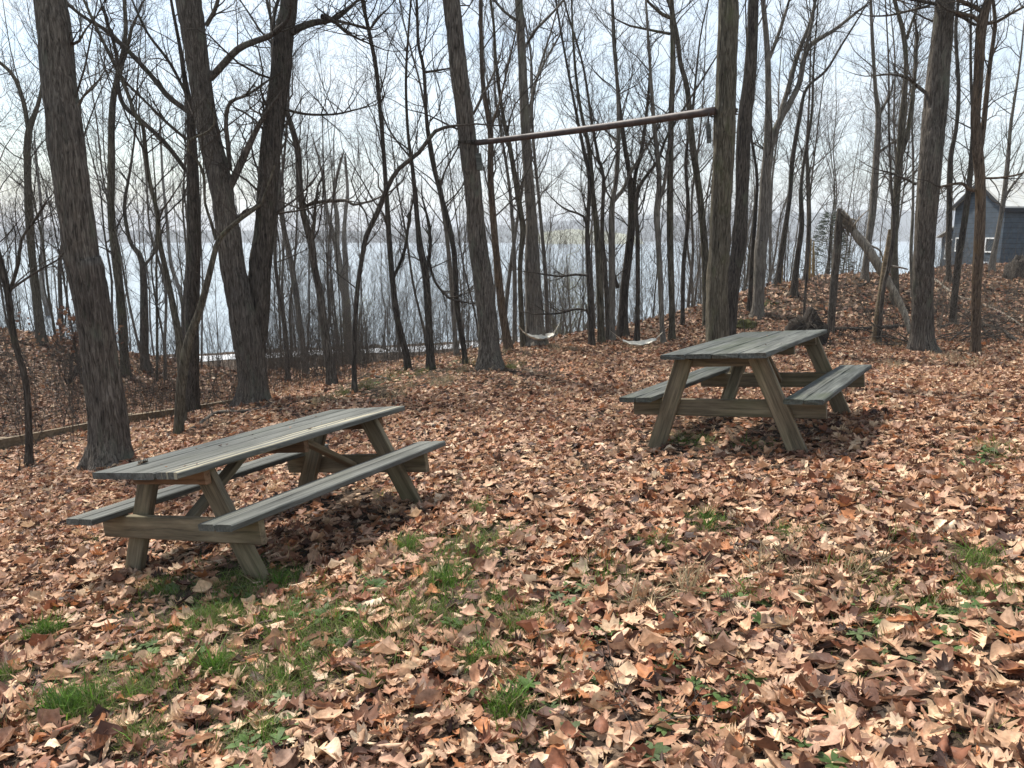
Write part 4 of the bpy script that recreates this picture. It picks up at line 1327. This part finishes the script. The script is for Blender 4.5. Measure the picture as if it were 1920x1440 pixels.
def lump(name, px, py, w, h, Y, lab, cat, mat, seed, rootsy=0, hollow=False):
    c = P(px, py, Y)
    g = gz(c[0], c[1])
    rw, rh = w / F_PX * Y / 2, h / F_PX * Y
    nu, nv = 28, 14
    v, f = [], []
    for i in range(nv + 1):
        th = PI / 2 * i / nv
        for j in range(nu):
            a = 2 * PI * j / nu
            p = np.array([math.cos(a) * math.cos(th) * rw, math.sin(a) * math.cos(th) * rw, math.sin(th) * rh])
            k = .75 + .5 * float(vnoise(p[0] * 4 / rw + seed, p[1] * 4 / rw, p[2] * 4 / rh, seed))
            v.append((c[0] + p[0] * k, c[1] + p[1] * k, g - .12 + p[2] * k * 1.15))
    for i in range(nv):
        for j in range(nu):
            f.append((i * nu + j, i * nu + (j + 1) % nu, (i + 1) * nu + (j + 1) % nu, (i + 1) * nu + j))
    root = empty(name, (c[0], c[1], g), lab, cat)
    mesh_obj('mass', v, f, mat, root, True, root.location)
    if rootsy:
        R = np.random.default_rng(seed)
        tm = TreeMesh()
        for _ in range(rootsy):
            a = R.uniform(-PI, 0); th = R.uniform(.1, 1.3)
            p = np.array([c[0] + math.cos(a) * math.cos(th) * rw * .8, c[1] + math.sin(a) * math.cos(th) * rw * .8, g + math.sin(th) * rh * .85])
            grow(tm, p, (math.cos(a), math.sin(a), R.normal(0, .6)), R.uniform(.3, .6), .014, 2, R, -.1, .35)
        tm.build('root', M['bark_dark'], root, root.location)
    return root


for k, (px, py, dx, dy, lab) in enumerate([(1770, 640, 60, -70, 'pale dry branches tangled right of the rugged dark tree'), (1880, 640, -70, -60, 'grey dry boughs heaped at the right edge below the bank'),
                                          (1700, 648, -40, -40, 'small heap of dry twigs at the foot of the leaning deadwood')]):
    R = np.random.default_rng(600 + k)
    y = hit(px, py); c = P(px, py, y); tm = TreeMesh()
    g = gz(c[0], c[1])
    for _ in range(9):
        a = R.uniform(-.5, .5) + (0 if dx > 0 else PI)
        grow(tm, (c[0] + R.normal(0, .25), c[1] + R.normal(0, .3), g + .02), (math.cos(a), math.sin(a) * .5, R.uniform(.15, .75)), R.uniform(.8, 1.9), R.uniform(.008, .02), 1, R, -.1, .14, .8)
    tag(tm.build('dry_boughs', M['twig_grey'], None, (0, 0, 0)), lab, 'brushwood', 'heaps of dry boughs at the right bank')

lump('root_plate', 1511, 640, 76, 62, 15.4, 'black upturned root ball behind the far end of the mossy table', 'root ball', M['soil'], 21, 30)
lump('tree_stump', 1905, 536, 46, 38, 24.0, 'dark rotten stump at the right edge below the house', 'stump', M['bark_dark'], 22, 6)
lump('mossy_mound', 1397, 606, 56, 20, 17.6, 'green mossy mound at the foot of the bank behind the right pipe tree', 'mound', M['moss'], 23)
lump('mossy_mound', 1440, 572, 50, 12, 19.5, 'small green mossy hump halfway up the bank', 'mound', M['moss'], 24)
lump('brush_pile', 550, 672, 26, 26, 60.0, 'brown heap by the shore path beyond the ravine', 'heap', M['shed_brown'], 25, 10)
log_thing('driftwood_log', [(680, 657, 6), (705, 653, 8), (730, 660, 5)], 'dark driftwood log lying at the shore', 'log', M['bark_dark'], Y=70, sub=6, seed=31)

# ------------------------------------------------------------------ fallen leaves
PAL = np.array([(.63, .42, .285), (.55, .355, .235), (.76, .575, .4), (.4, .22, .14), (.25, .125, .08), (.13, .066, .047), (.48, .215, .1), (.5, .32, .235),
                (.68, .485, .36), (.37, .25, .195), (.075, .044, .036), (.78, .64, .49), (.32, .14, .085)])
PALW = np.array([.15, .14, .08, .12, .1, .08, .06, .11, .09, .06, .04, .035, .075]); PAL = PAL * np.array([.96, .905, .835]); PALW /= PALW.sum()


def oak_leaf(R, hi=True):
    """lobed leaf on a midrib, length 1 along x, curled"""
    if hi:
        ts = np.array([0, .05, .14, .2, .28, .36, .43, .52, .59, .68, .75, .84, .92, 1.0])
        ws = np.array([.012, .02, .12, .07, .24, .11, .33, .14, .34, .15, .26, .11, .13, .01])
        ws = ws * R.uniform(.85, 1.15, len(ws))
    else:
        ts = np.array([0, .3, .62, 1.0]); ws = np.array([.02, .26, .3, .02])
    cols = (-1, -.5, 0, .5, 1) if hi else (-1, 0, 1)
    curl, bend, tw, rip = R.normal(.55, .55), R.normal(.35, .55), R.normal(0, .7), R.uniform(.02, .07)
    v = []
    for t, w in zip(ts, ws):
        for c in cols:
            yy = c * w; ph = R.uniform(0, 6)
            ff = .0 if not hi else (t - .03 * abs(c))
            xx = t + abs(c) * w * .25 * (1 if hi else 0)
            z = curl * yy * yy * 3.0 + bend * (t - .5) ** 2 + tw * yy * (t - .5) + rip * math.sin(9 * t + 4 * c + ph * .2) * abs(c)
            v.append((xx - .5, yy, z))
    n = len(cols)
    f = [(i * n + j, i * n + j + 1, (i + 1) * n + j + 1, (i + 1) * n + j) for i in range(len(ts) - 1) for j in range(n - 1)]
    return np.array(v), f


def maple_leaf(R, hi=True):
    """palmate leaf: five pointed lobes round the stalk end"""
    lobes = [(-2.35, .36), (-1.85, .27), (-1.3, .47), (-1.02, .37), (-.74, .52), (-.4, .33), (-.2, .5), (0, .6), (.2, .5), (.4, .33), (.74, .52), (1.02, .37), (1.3, .47), (1.85, .27), (2.35, .36), (PI, .06)]
    if not hi: lobes = [(-2.3, .35), (-1.1, .5), (0, .62), (1.1, .5), (2.3, .35), (PI, .05)]
    c1, c2, ang, rip = R.normal(.25, .6), R.normal(.4, .45), R.uniform(0, PI), R.uniform(.03, .1)
    v = [(0, 0, 0)]
    inner = []
    def zz(x, y, k):
        a = x * math.cos(ang) + y * math.sin(ang); b = -x * math.sin(ang) + y * math.cos(ang)
        return c1 * a * a * 1.6 + c2 * b * b * 1.6 + rip * .8 * math.sin(k * 2.4) * math.hypot(x, y)
    for k, (a, r) in enumerate(lobes):
        r *= R.uniform(.85, 1.12)
        for s in ((.5, 1) if hi else (1,)):
            rr = r * s if s == 1 else min(r, .34) * .55
            x, y = math.cos(a) * rr, math.sin(a) * rr
            v.append((x, y, zz(x, y, k)))
    f = []
    n = len(lobes)
    for k in range(n):
        k2 = (k + 1) % n
        if hi:
            f.append((0, 1 + 2 * k, 1 + 2 * k2))
            f.append((1 + 2 * k, 2 + 2 * k, 2 + 2 * k2, 1 + 2 * k2))
        else:
            f.append((0, 1 + k, 1 + k2))
    v = np.array(v); v[:, 0] -= .1
    return v, f


def mottle(protos, R, rib=None):
    """per-vertex colour of the leaf itself: paler rib, brown dry patches, darker rim"""
    out = []
    for v, f in protos:
        k = R.uniform(.8, 1.15, len(v)) * (1.0 - .22 * np.clip(np.hypot(v[:, 0], v[:, 1] * 1.6) - .25, 0, .5) * 2)
        k = np.where(np.abs(v[:, 1]) < .004, k * 1.18, k)
        out.append((v, f, k))
    return out


def scatter(name, protos, pos, nrm, scale, tint, tilt, mat, kind='stuff', label=None, cat=None):
    """one mesh made of many transformed copies of prototypes"""
    R = np.random.default_rng(len(pos) + 3)
    N = len(pos)
    which = R.integers(0, len(protos), N)
    az = R.uniform(0, 2 * PI, N)
    # local frame: z axis = tilted normal
    zax = nrm + R.normal(0, 1, (N, 3)) * tilt[:, None]
    zax /= np.linalg.norm(zax, axis=1)[:, None]
    xr = np.stack([np.cos(az), np.sin(az), np.zeros(N)], 1)
    xax = xr - zax * (xr * zax).sum(1)[:, None]
    xax /= np.linalg.norm(xax, axis=1)[:, None] + 1e-9
    yax = np.cross(zax, xax)
    flip = np.where(R.random(N) < .4, -1.0, 1.0)
    VV, LL, SS, CC, base = [], [], [], [], 0
    for k, pr in enumerate(protos):
        pv, pf = pr[0], pr[1]
        pk = pr[2] if len(pr) > 2 else np.ones(len(pv))
        idx = np.where(which == k)[0]
        if not len(idx): continue
        n = len(pv)
        w = (pv[None, :, 0, None] * xax[idx][:, None] + pv[None, :, 1, None] * yax[idx][:, None] + pv[None, :, 2, None] * (zax[idx] * flip[idx, None])[:, None]) * scale[idx][:, None, None] + pos[idx][:, None]
        VV.append(w.reshape(-1, 3))
        loops = np.concatenate([np.array(q) for q in pf]); sizes = np.array([len(q) for q in pf])
        off = base + np.arange(len(idx)) * n
        LL.append((loops[None] + off[:, None]).ravel())
        SS.append(np.tile(sizes, len(idx)))
        CC.append((tint[idx][:, None, :] * pk[None, :, None]).reshape(-1, 3))
        base += len(idx) * n
    V, Lp, S, Cc = np.vstack(VV), np.concatenate(LL), np.concatenate(SS), np.vstack(CC)
    me = bpy.data.meshes.new(name)
    me.vertices.add(len(V)); me.vertices.foreach_set('co', V.ravel().astype(np.float32))
    me.loops.add(len(Lp)); me.loops.foreach_set('vertex_index', Lp.astype(np.int32))
    me.polygons.add(len(S)); me.polygons.foreach_set('loop_start', np.r_[0, np.cumsum(S)[:-1]].astype(np.int32))
    me.polygons.foreach_set('use_smooth', np.ones(len(S), dtype=bool))
    at = me.color_attributes.new('tint', 'FLOAT_COLOR', 'POINT')
    at.data.foreach_set('color', np.c_[Cc, np.ones(len(Cc))].astype(np.float32).ravel())
    me.update(calc_edges=True); me.validate()
    me.materials.append(mat)
    o = bpy.data.objects.new(name, me); COL.objects.link(o)
    return tag(o, label, cat, None, kind)


def normals(x, y):
    e = .15
    dx = (ground0(x + e, y) - ground0(x - e, y)) / (2 * e); dy = (ground0(x, y + e) - ground0(x, y - e)) / (2 * e)
    n = np.stack([-dx, -dy, np.ones_like(dx)], 1)
    return n / np.linalg.norm(n, axis=1)[:, None]


# where grass shows and leaves thin out: (px, py, radius px, strength)
GREEN = [(80, 1195, 45, 1), (140, 1335, 70, 1), (415, 1262, 45, 1), (830, 1100, 55, .9), (905, 955, 40, .7), (1325, 980, 50, .7), (530, 1092, 45, .8),
         (890, 1245, 40, .8), (955, 1338, 45, .8), (690, 1293, 35, .7), (380, 1168, 60, .8), (300, 1110, 70, .7), (520, 1170, 60, .5), (770, 1030, 50, .8),
         (600, 1130, 60, .4), (450, 1100, 80, .8), (1410, 1135, 45, .5), (1750, 1165, 60, .4), (1880, 1125, 50, .6), (1830, 1060, 60, .5), (1600, 1080, 50, .4),
         (1240, 1030, 60, .4), (700, 1190, 70, .5), (930, 1140, 50, .6), (1000, 1170, 60, .4), (10, 1270, 40, .7), (480, 1400, 80, .5), (280, 1400, 60, .6),
         (1290, 828, 60, .7), (1420, 840, 60, .3), (1850, 850, 70, .5), (1640, 760, 40, .3), (1700, 1020, 60, .3), (1480, 1000, 60, .35), (960, 1010, 60, .4), (560, 1240, 50, .5), (860, 1190, 50, .5),
         (700, 720, 60, .9), (790, 700, 60, .8), (870, 685, 50, .7), (640, 740, 40, .6), (960, 690, 40, .8)]
GREEN += [(420, 1150, 170, .7), (620, 1180, 130, .66), (880, 1030, 130, .6), (1130, 1080, 110, .42), (250, 1300, 130, .6), (520, 1290, 110, .55), (800, 1150, 120, .6), (1850, 1110, 90, .5), (1650, 1120, 90, .35), (960, 1180, 90, .45)]
BARE = [(640, 930, 130, 60, .75), (380, 1065, 150, 40, .6), (1380, 800, 170, 45, .65), (1010, 698, 70, 12, .7), (1200, 838, 60, 14, .5), (280, 1060, 90, 20, .4)]


def green_mask(px, py):
    m = np.zeros_like(px)
    for (a, b, r, s) in GREEN:
        m = np.maximum(m, s * np.exp(-(((px - a) / r) ** 2 + ((py - b) / (r * .55)) ** 2)))
    return m


def bare_mask(px, py):
    m = np.zeros_like(px)
    for (a, b, rx, ry, s) in BARE:
        m = np.maximum(m, s * np.exp(-(((px - a) / rx) ** 2 + ((py - b) / ry) ** 2) ** 1.5))
    return m


def leaf_field(y0, y1, dens, protos, name, smin, smax, lift, tilt, seed, margin=1.35, label=None, cat=None, xr=None):
    R = np.random.default_rng(seed)
    wmax = y1 * 960 / F_PX * margin + 1.5
    n = int(dens * (y1 - y0) * 2 * wmax)
    x = R.uniform(-wmax, wmax, n); y = R.uniform(y0, y1, n)
    k = np.abs(x) < np.maximum(y, .5) * 960 / F_PX * margin + 1.5
    x, y = x[k], y[k]
    g = ground0(x, y)
    px, py, f = proj(x, y, g)
    gm, bmk = green_mask(px, py), bare_mask(px, py)
    clump = vnoise(x * 2.3, y * 2.3, 0, 21)
    keep = R.random(len(x)) < (1 - np.minimum(gm, .97)) ** 1.4 * (1 - bmk) * (.6 + .8 * clump)
    # in the woods (left ravine and right bank) the cover is thinner
    x, y = x[keep], y[keep]
    g = ground(x, y)
    nr = normals(x, y)
    N = len(x)
    pos = np.stack([x, y, g], 1) + nr * (R.random(N) ** 1.5 * lift)[:, None]
    sc = (smin + (smax - smin) * R.random(N) ** 1.4) * np.where(R.random(N) < .25, .5, 1)
    ti = PAL[R.choice(len(PAL), N, p=PALW)] * R.uniform(.7, 1.1, N)[:, None]
    # leaf tint gets darker towards the back and on the left bank
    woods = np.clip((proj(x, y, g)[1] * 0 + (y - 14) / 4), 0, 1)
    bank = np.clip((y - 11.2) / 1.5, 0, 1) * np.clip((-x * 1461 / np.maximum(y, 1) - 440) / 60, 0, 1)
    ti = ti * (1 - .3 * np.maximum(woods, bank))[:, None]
    tl = np.abs(R.normal(tilt, tilt * .6, N))
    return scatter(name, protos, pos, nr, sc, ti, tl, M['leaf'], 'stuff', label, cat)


Rl = np.random.default_rng(5)
hi_protos = [oak_leaf(Rl) for _ in range(14)] + [maple_leaf(Rl) for _ in range(14)]
def curled_leaf(R):
    """a dry leaf rolled up along its midrib, with a jagged rim"""
    v, f = [], []
    n, c = 8, 7
    arc = R.uniform(2.2, 4.6); bend = R.normal(0, .35)
    for i in range(n):
        t = i / (n - 1)
        w = .24 * math.sin(PI * min(1, t * 1.02 + .02)) ** .6 * (1 + .35 * math.sin(i * 2.6)) + .015
        for j in range(c):
            a = (j / (c - 1) - .5) * arc
            rr = w * 1.6 / arc * (1 + .15 * math.sin(i * 1.7 + j))
            v.append((t - .5 + abs(a) * .03, math.sin(a) * rr, rr * (1 - math.cos(a)) + bend * (t - .5) ** 2))
    for i in range(n - 1):
        for j in range(c - 1): f.append((i * c + j, i * c + j + 1, (i + 1) * c + j + 1, (i + 1) * c + j))
    return np.array(v), f


def ovate_leaf(R):
    """a plain oval leaf, often torn at one side"""
    v, f = [], []
    n = 8
    curl, bend, tear = R.normal(.7, .7), R.normal(.3, .5), R.integers(0, 12)
    for i in range(n):
        t = i / (n - 1)
        w = .3 * math.sin(PI * min(.98, t * .95 + .03)) ** .75 * R.uniform(.85, 1.1) + .01
        for c in (-1, -.5, 0, .5, 1):
            ww = w * (.35 if (i == tear and c > 0) else 1)
            y = c * ww
            v.append((t - .5, y, curl * y * y * 2.5 + bend * (t - .5) ** 2 + .04 * math.sin(7 * t + 3 * c)))
    for i in range(n - 1):
        for j in range(4): f.append((i * 5 + j, i * 5 + j + 1, (i + 1) * 5 + j + 1, (i + 1) * 5 + j))
    return np.array(v), f


hi_protos += [curled_leaf(Rl) for _ in range(12)] + [ovate_leaf(Rl) for _ in range(16)]
mid_protos = [oak_leaf(Rl) for _ in range(6)] + [maple_leaf(Rl) for _ in range(6)] + [curled_leaf(Rl) for _ in range(6)] + [ovate_leaf(Rl) for _ in range(8)]
lo_protos = [oak_leaf(Rl, False) for _ in range(10)] + [maple_leaf(Rl, False) for _ in range(12)]
hi_protos, mid_protos, lo_protos = mottle(hi_protos, Rl), mottle(mid_protos, Rl), mottle(lo_protos, Rl)
leaf_field(.8, 5.2, 1000, hi_protos, 'fallen_leaves', .055, .135, .04, .23, 1, 1.45)
leaf_field(5.2, 10.5, 760, hi_protos, 'fallen_leaves', .06, .12, .04, .23, 2, 1.3)
leaf_field(10.5, 18, 480, mid_protos, 'fallen_leaves', .07, .115, .04, .24, 3, 1.2)
leaf_field(18, 34, 120, lo_protos, 'fallen_leaves', .1, .16, .05, .36, 4, 1.15)

# leaves lying on the painted table
mt = t1.matrix_basis
for (lx, ly, s, lab) in ((.22, .2, .085, 'curled brown leaf lying on the near end of the painted tabletop'), (1.25, -.22, .05, 'small dry leaf on the pale worn board of the painted table')):
    pv, pf = oak_leaf(np.random.default_rng(int(lx * 100)), True)
    p = (mt @ Vector((lx, ly, .727 + .012)))
    q = [mt.to_3x3() @ Vector(c * s) + p for c in pv]
    zmin = min((mt.inverted() @ c).z for c in q) - .728
    q = [c - mt.to_3x3() @ Vector((0, 0, zmin - .001)) for c in q]
    o = mesh_obj('oak_leaf', [tuple(c) for c in q], pf, M['bark_rust'], None, True)
    tag(o, lab, 'leaf')

R = np.random.default_rng(55)
for tb, (L_, W_, H_), nn in ((t1, (2.17, .36, .727), 26), (t2, (2.2, .4, .832), 14)):
    mw = tb.matrix_basis
    loc_ = [mw @ Vector((R.uniform(.05, L_), R.uniform(-W_, W_), H_ + .006)) for _ in range(nn)]
    scatter('leaf_crumbs', lo_protos, np.array([tuple(c) for c in loc_]), np.tile(tuple(mw.to_3x3() @ Vector((0, 0, 1))), (nn, 1)), R.uniform(.008, .028, nn),
            np.array([(.08, .045, .03), (.16, .09, .05), (.05, .035, .03)])[R.integers(0, 3, nn)], np.full(nn, .1), M['leaf'])

# ------------------------------------------------------------------ grass, weeds and dry straw
def blade_proto(R, bend, w):
    v, f = [], []
    n = 4
    a = R.uniform(-.5, .5)
    for i in range(n):
        t = i / (n - 1)
        ww = w * (1 - t) ** .7 + .002
        off = bend * t * t
        v += [(off, -ww, t * (1 - .25 * abs(bend) * t)), (off, ww, t * (1 - .25 * abs(bend) * t))]
    for i in range(n - 1): f.append((2 * i, 2 * i + 1, 2 * i + 3, 2 * i + 2))
    return np.array(v), f


Rg = np.random.default_rng(19)
blades = [blade_proto(Rg, Rg.uniform(.05, .9), Rg.uniform(.012, .03)) for _ in range(12)]


def grass_field(name, spots, tint, h0, h1, seed, lean=.25, spread=.16):
    R = np.random.default_rng(seed)
    pos, sc = [], []
    for (px, py, rpx, n) in spots:
        y = hit(px, py)
        if y is None: continue
        c = P(px, py, y); r = rpx / F_PX * y
        # several dense clumps inside each patch
        nc = max(2, int(n / 45))
        cc = R.normal(0, .5, (nc, 2)) * r
        i = R.integers(0, nc, n)
        q = cc[i] + R.normal(0, spread, (n, 2)) * r
        pos.append(np.c_[c[0] + q[:, 0], c[1] + q[:, 1] * 1.15])
        sc.append(R.uniform(h0, h1, n) * np.clip(1.25 - np.hypot(*(q - cc[i]).T) / (r * .5 + 1e-6), .45, 1.2))
    p = np.vstack(pos); s = np.concatenate(sc)
    z = ground(p[:, 0], p[:, 1])
    N = len(p)
    t = np.array(tint)[R.integers(0, len(tint), N)] * R.uniform(.7, 1.25, N)[:, None]
    return scatter(name, blades, np.c_[p, z], np.tile([0, 0, 1.0], (N, 1)), s, t, np.abs(R.normal(lean, .12, N)), M['grass'])


GT = [(.1, .21, .025), (.15, .27, .035), (.08, .14, .028), (.18, .24, .065), (.26, .23, .11), (.3, .25, .14)]
grass_field('grass', [(a, b, r * .75, int(min(r / 60, 2.6) ** 1.5 * 2000 * s)) for (a, b, r, s) in GREEN if b > 740], GT, .05, .12, 1, .4, .45)
grass_field('grass', [(80, 1198, 30, 500), (145, 1345, 55, 700), (90, 1330, 50, 300), (415, 1268, 34, 450), (835, 1105, 45, 320), (1322, 982, 25, 120), (535, 1095, 30, 250), (905, 1250, 40, 200), (955, 1340, 40, 260), (770, 1030, 35, 160)],
            [(.08, .18, .022), (.11, .22, .03), (.08, .15, .025)], .07, .15, 2, .3, .24)
grass_field('grass', [(px, py, 60, 160) for px, py in zip(Rg.uniform(0, 1920, 70), Rg.uniform(880, 1440, 70))] + [(px, py, 90, 420) for px, py in zip(Rg.uniform(200, 760, 22), Rg.uniform(1040, 1330, 22))], GT + [(.2, .19, .09)], .05, .11, 3, .4, .5)
STRAW = [(.34, .28, .17), (.27, .215, .13), (.4, .335, .215)]
grass_field('dry_grass', [(1240, 1150, 70, 200), (1620, 1085, 75, 260), (1450, 1065, 70, 180), (1300, 1110, 60, 160), (1450, 735, 40, 120), (1640, 690, 60, 420), (1680, 650, 40, 400), (1850, 690, 60, 300), (1780, 672, 60, 260),
                          (820, 720, 60, 500), (740, 740, 50, 420), (880, 700, 50, 400), (950, 668, 60, 500), (1040, 660, 50, 400), (600, 760, 50, 260), (1320, 650, 30, 260), (1440, 640, 40, 300), (1180, 655, 60, 300)], STRAW, .08, .2, 4, .5)
grass_field('grass', [(a, b, r, int(500 * s)) for (a, b, r, s) in GREEN if b < 745], [(.11, .13, .04), (.16, .17, .06), (.09, .1, .03)], .08, .17, 5, .5)

# low weeds: small rosettes of broad leaves
wl = []
for _ in range(6):
    R = np.random.default_rng(int(Rg.integers(0, 9999)))
    V_, F_ = [], []
    for k in range(7):
        a = k * .9 + R.uniform(-.2, .2); L = R.uniform(.6, 1); el = R.uniform(.2, .7)
        n = len(V_)
        for t, w in ((0, .02), (.35, .13), (.7, .15), (1, .01)):
            x_, z_ = t * L * math.cos(el), t * L * math.sin(el) - .35 * t * t * L
            for s in (-1, 1): V_.append((x_ * math.cos(a) - s * w * math.sin(a), x_ * math.sin(a) + s * w * math.cos(a), z_ + .02))
        for i in range(3): F_.append((n + 2 * i, n + 2 * i + 1, n + 2 * i + 3, n + 2 * i + 2))
    wl.append((np.array(V_), F_))
spots = [(1410, 1140), (1745, 1165), (1685, 1240), (820, 1240), (1090, 1340), (1240, 1240), (560, 1150), (640, 1170), (510, 1420), (530, 1390), (1510, 1415), (1400, 1315), (1320, 1365), (1880, 1150), (1540, 1130), (720, 1100),
         (450, 1130), (370, 1090), (1130, 1195), (1060, 1120), (950, 1310), (1860, 1200), (1760, 1180), (1330, 1130), (600, 1220), (240, 1230), (300, 1260), (870, 1180), (1870, 860), (1840, 880), (690, 705), (730, 700), (760, 715), (820, 690), (660, 725)]
R = np.random.default_rng(8)
pos, sc = [], []
for (px, py) in spots:
    y = hit(px, py); c = P(px, py, y)
    for _ in range(6):
        q = c[:2] + R.normal(0, .09 if py > 800 else .35, 2)
        pos.append((q[0], q[1], gz(q[0], q[1]) + .02)); sc.append(R.uniform(.05, .09))
N = len(pos)
t = np.array([(.08, .14, .035), (.105, .165, .05), (.125, .17, .07)])[R.integers(0, 3, N)] * R.uniform(.7, 1.2, N)[:, None]
scatter('weeds', wl, np.array(pos), np.tile([0, 0, 1.0], (N, 1)), np.array(sc), t, np.full(N, .15), M['grass'])

# ------------------------------------------------------------------ undergrowth: uncountable fine stems on the banks
tm = TreeMesh()
R = np.random.default_rng(61)
for _ in range(4300):
    zone = R.random()
    if zone < .24: px, Y = R.uniform(-100, 700), R.uniform(11.5, 24)
    elif zone < .88: px, Y = R.uniform(480, 1340), R.uniform(16.5, 40)
    else: px, Y = R.uniform(1380, 1990), R.uniform(14.5, 26)
    x = (px - 960) / F_PX * Y
    g = gz(x, Y)
    if zone < .24 and Y < 13.5 and px > 480: continue
    if .24 <= zone < .88 and px > 900 and Y < 19: continue
    a = R.uniform(0, 6.28)
    grow(tm, (x, Y, g - .03), (math.cos(a) * .3, math.sin(a) * .3, 1), R.uniform(.4, 1.7 if zone < .24 else (3.6 if zone < .88 else 1.9)), R.uniform(.003, .009), 2, R, .25, .12, .9)
o = tm.build('undergrowth', M['twig_grey'], None, (0, 0, 0))
tag(o, kind='stuff')

# a shrub that kept its dead leaves, at the left
c = P(118, 640, 17.0); g = gz(c[0], c[1])
root = empty('leafy_shrub', (c[0], c[1], g), 'shrub hung with withered brown leaves left of the thick leaning oak', 'shrub')
tm = TreeMesh(); R = np.random.default_rng(71)
ends = []
for _ in range(14):
    a = R.uniform(0, 6.28)
    grow(tm, (c[0], c[1], g - .05), (math.cos(a) * .5, math.sin(a) * .5, 1), R.uniform(1.2, 2.0), .014, 1, R, .1, .2, .7)
stem_v = np.vstack(tm.v)
tm.build('stem', M['twig'], root, root.location)
cand = stem_v[stem_v[:, 2] > g + .8]
pos = cand[R.integers(0, len(cand), 260)] + R.normal(0, .06, (260, 3))
o = scatter('foliage', lo_protos, pos, R.normal(0, 1, (260, 3)), R.uniform(.07, .13, 260), np.array([(.2, .1, .06), (.26, .15, .09), (.13, .07, .05)])[R.integers(0, 3, 260)], np.full(260, .5), M['leaf'], None)
o.parent = root
o.matrix_parent_inverse = Matrix.Translation(-Vector(root.location))

# ------------------------------------------------------------------ light
SUN_EL, SUN_AZ = math.radians(56), math.radians(-40)      # azimuth from +Y towards -X: the sun stands ahead and to the left
sun_dir = Vector((math.sin(SUN_AZ) * math.cos(SUN_EL), math.cos(SUN_AZ) * math.cos(SUN_EL), math.sin(SUN_EL)))
sd = bpy.data.lights.new('sun', 'SUN')
sd.energy = 4.8; sd.angle = math.radians(4); sd.color = (1, .95, .87)
so = bpy.data.objects.new('sun', sd); COL.objects.link(so)
so.rotation_euler = sun_dir.to_track_quat('Z', 'Y').to_euler()
so.location = (0, 0, 30)

w = bpy.data.worlds.new('World'); scene.world = w; w.use_nodes = True
nt = w.node_tree
bg = nt.nodes['Background']; out = nt.nodes['World Output']
sky = nt.nodes.new('ShaderNodeTexSky'); sky.sky_type = 'NISHITA'; sky.sun_disc = False
sky.sun_elevation = SUN_EL; sky.sun_rotation = SUN_AZ; sky.air_density = 1.2; sky.dust_density = 1.0
tc = nt.nodes.new('ShaderNodeTexCoord')
mp = nt.nodes.new('ShaderNodeMapping'); mp.inputs['Scale'].default_value = (2.2, 2.2, 9)
nt.links.new(tc.outputs['Generated'], mp.inputs['Vector'])
cn = noise(nt, mp.outputs[0], 1.6, 7, .6, .4)
cl = noise(nt, tc.outputs['Generated'], 1.7, 3, .5)
ca = nt.nodes.new('ShaderNodeMath'); ca.operation = 'MULTIPLY_ADD'
nt.links.new(cn.outputs[0], ca.inputs[0]); ca.inputs[1].default_value = .6
nt.links.new(cl.outputs[0], ca.inputs[2])
cr = ramp(nt, [(.66, (.12, .12, .12)), (.98, (1, 1, 1))])
nt.links.new(ca.outputs[0], cr.inputs[0])
c = mix(nt, cr.outputs[0], sky.outputs[0], (6.2, 6.75, 7.2))
nt.links.new(c, bg.inputs['Color'])
bg.inputs['Strength'].default_value = .105

scene.view_settings.view_transform = 'Standard'
scene.view_settings.look = 'None'
scene.view_settings.exposure = 0.8
scene.view_settings.gamma = 1
scene.cycles.max_bounces = 6
scene.cycles.diffuse_bounces = 3
scene.cycles.transmission_bounces = 3
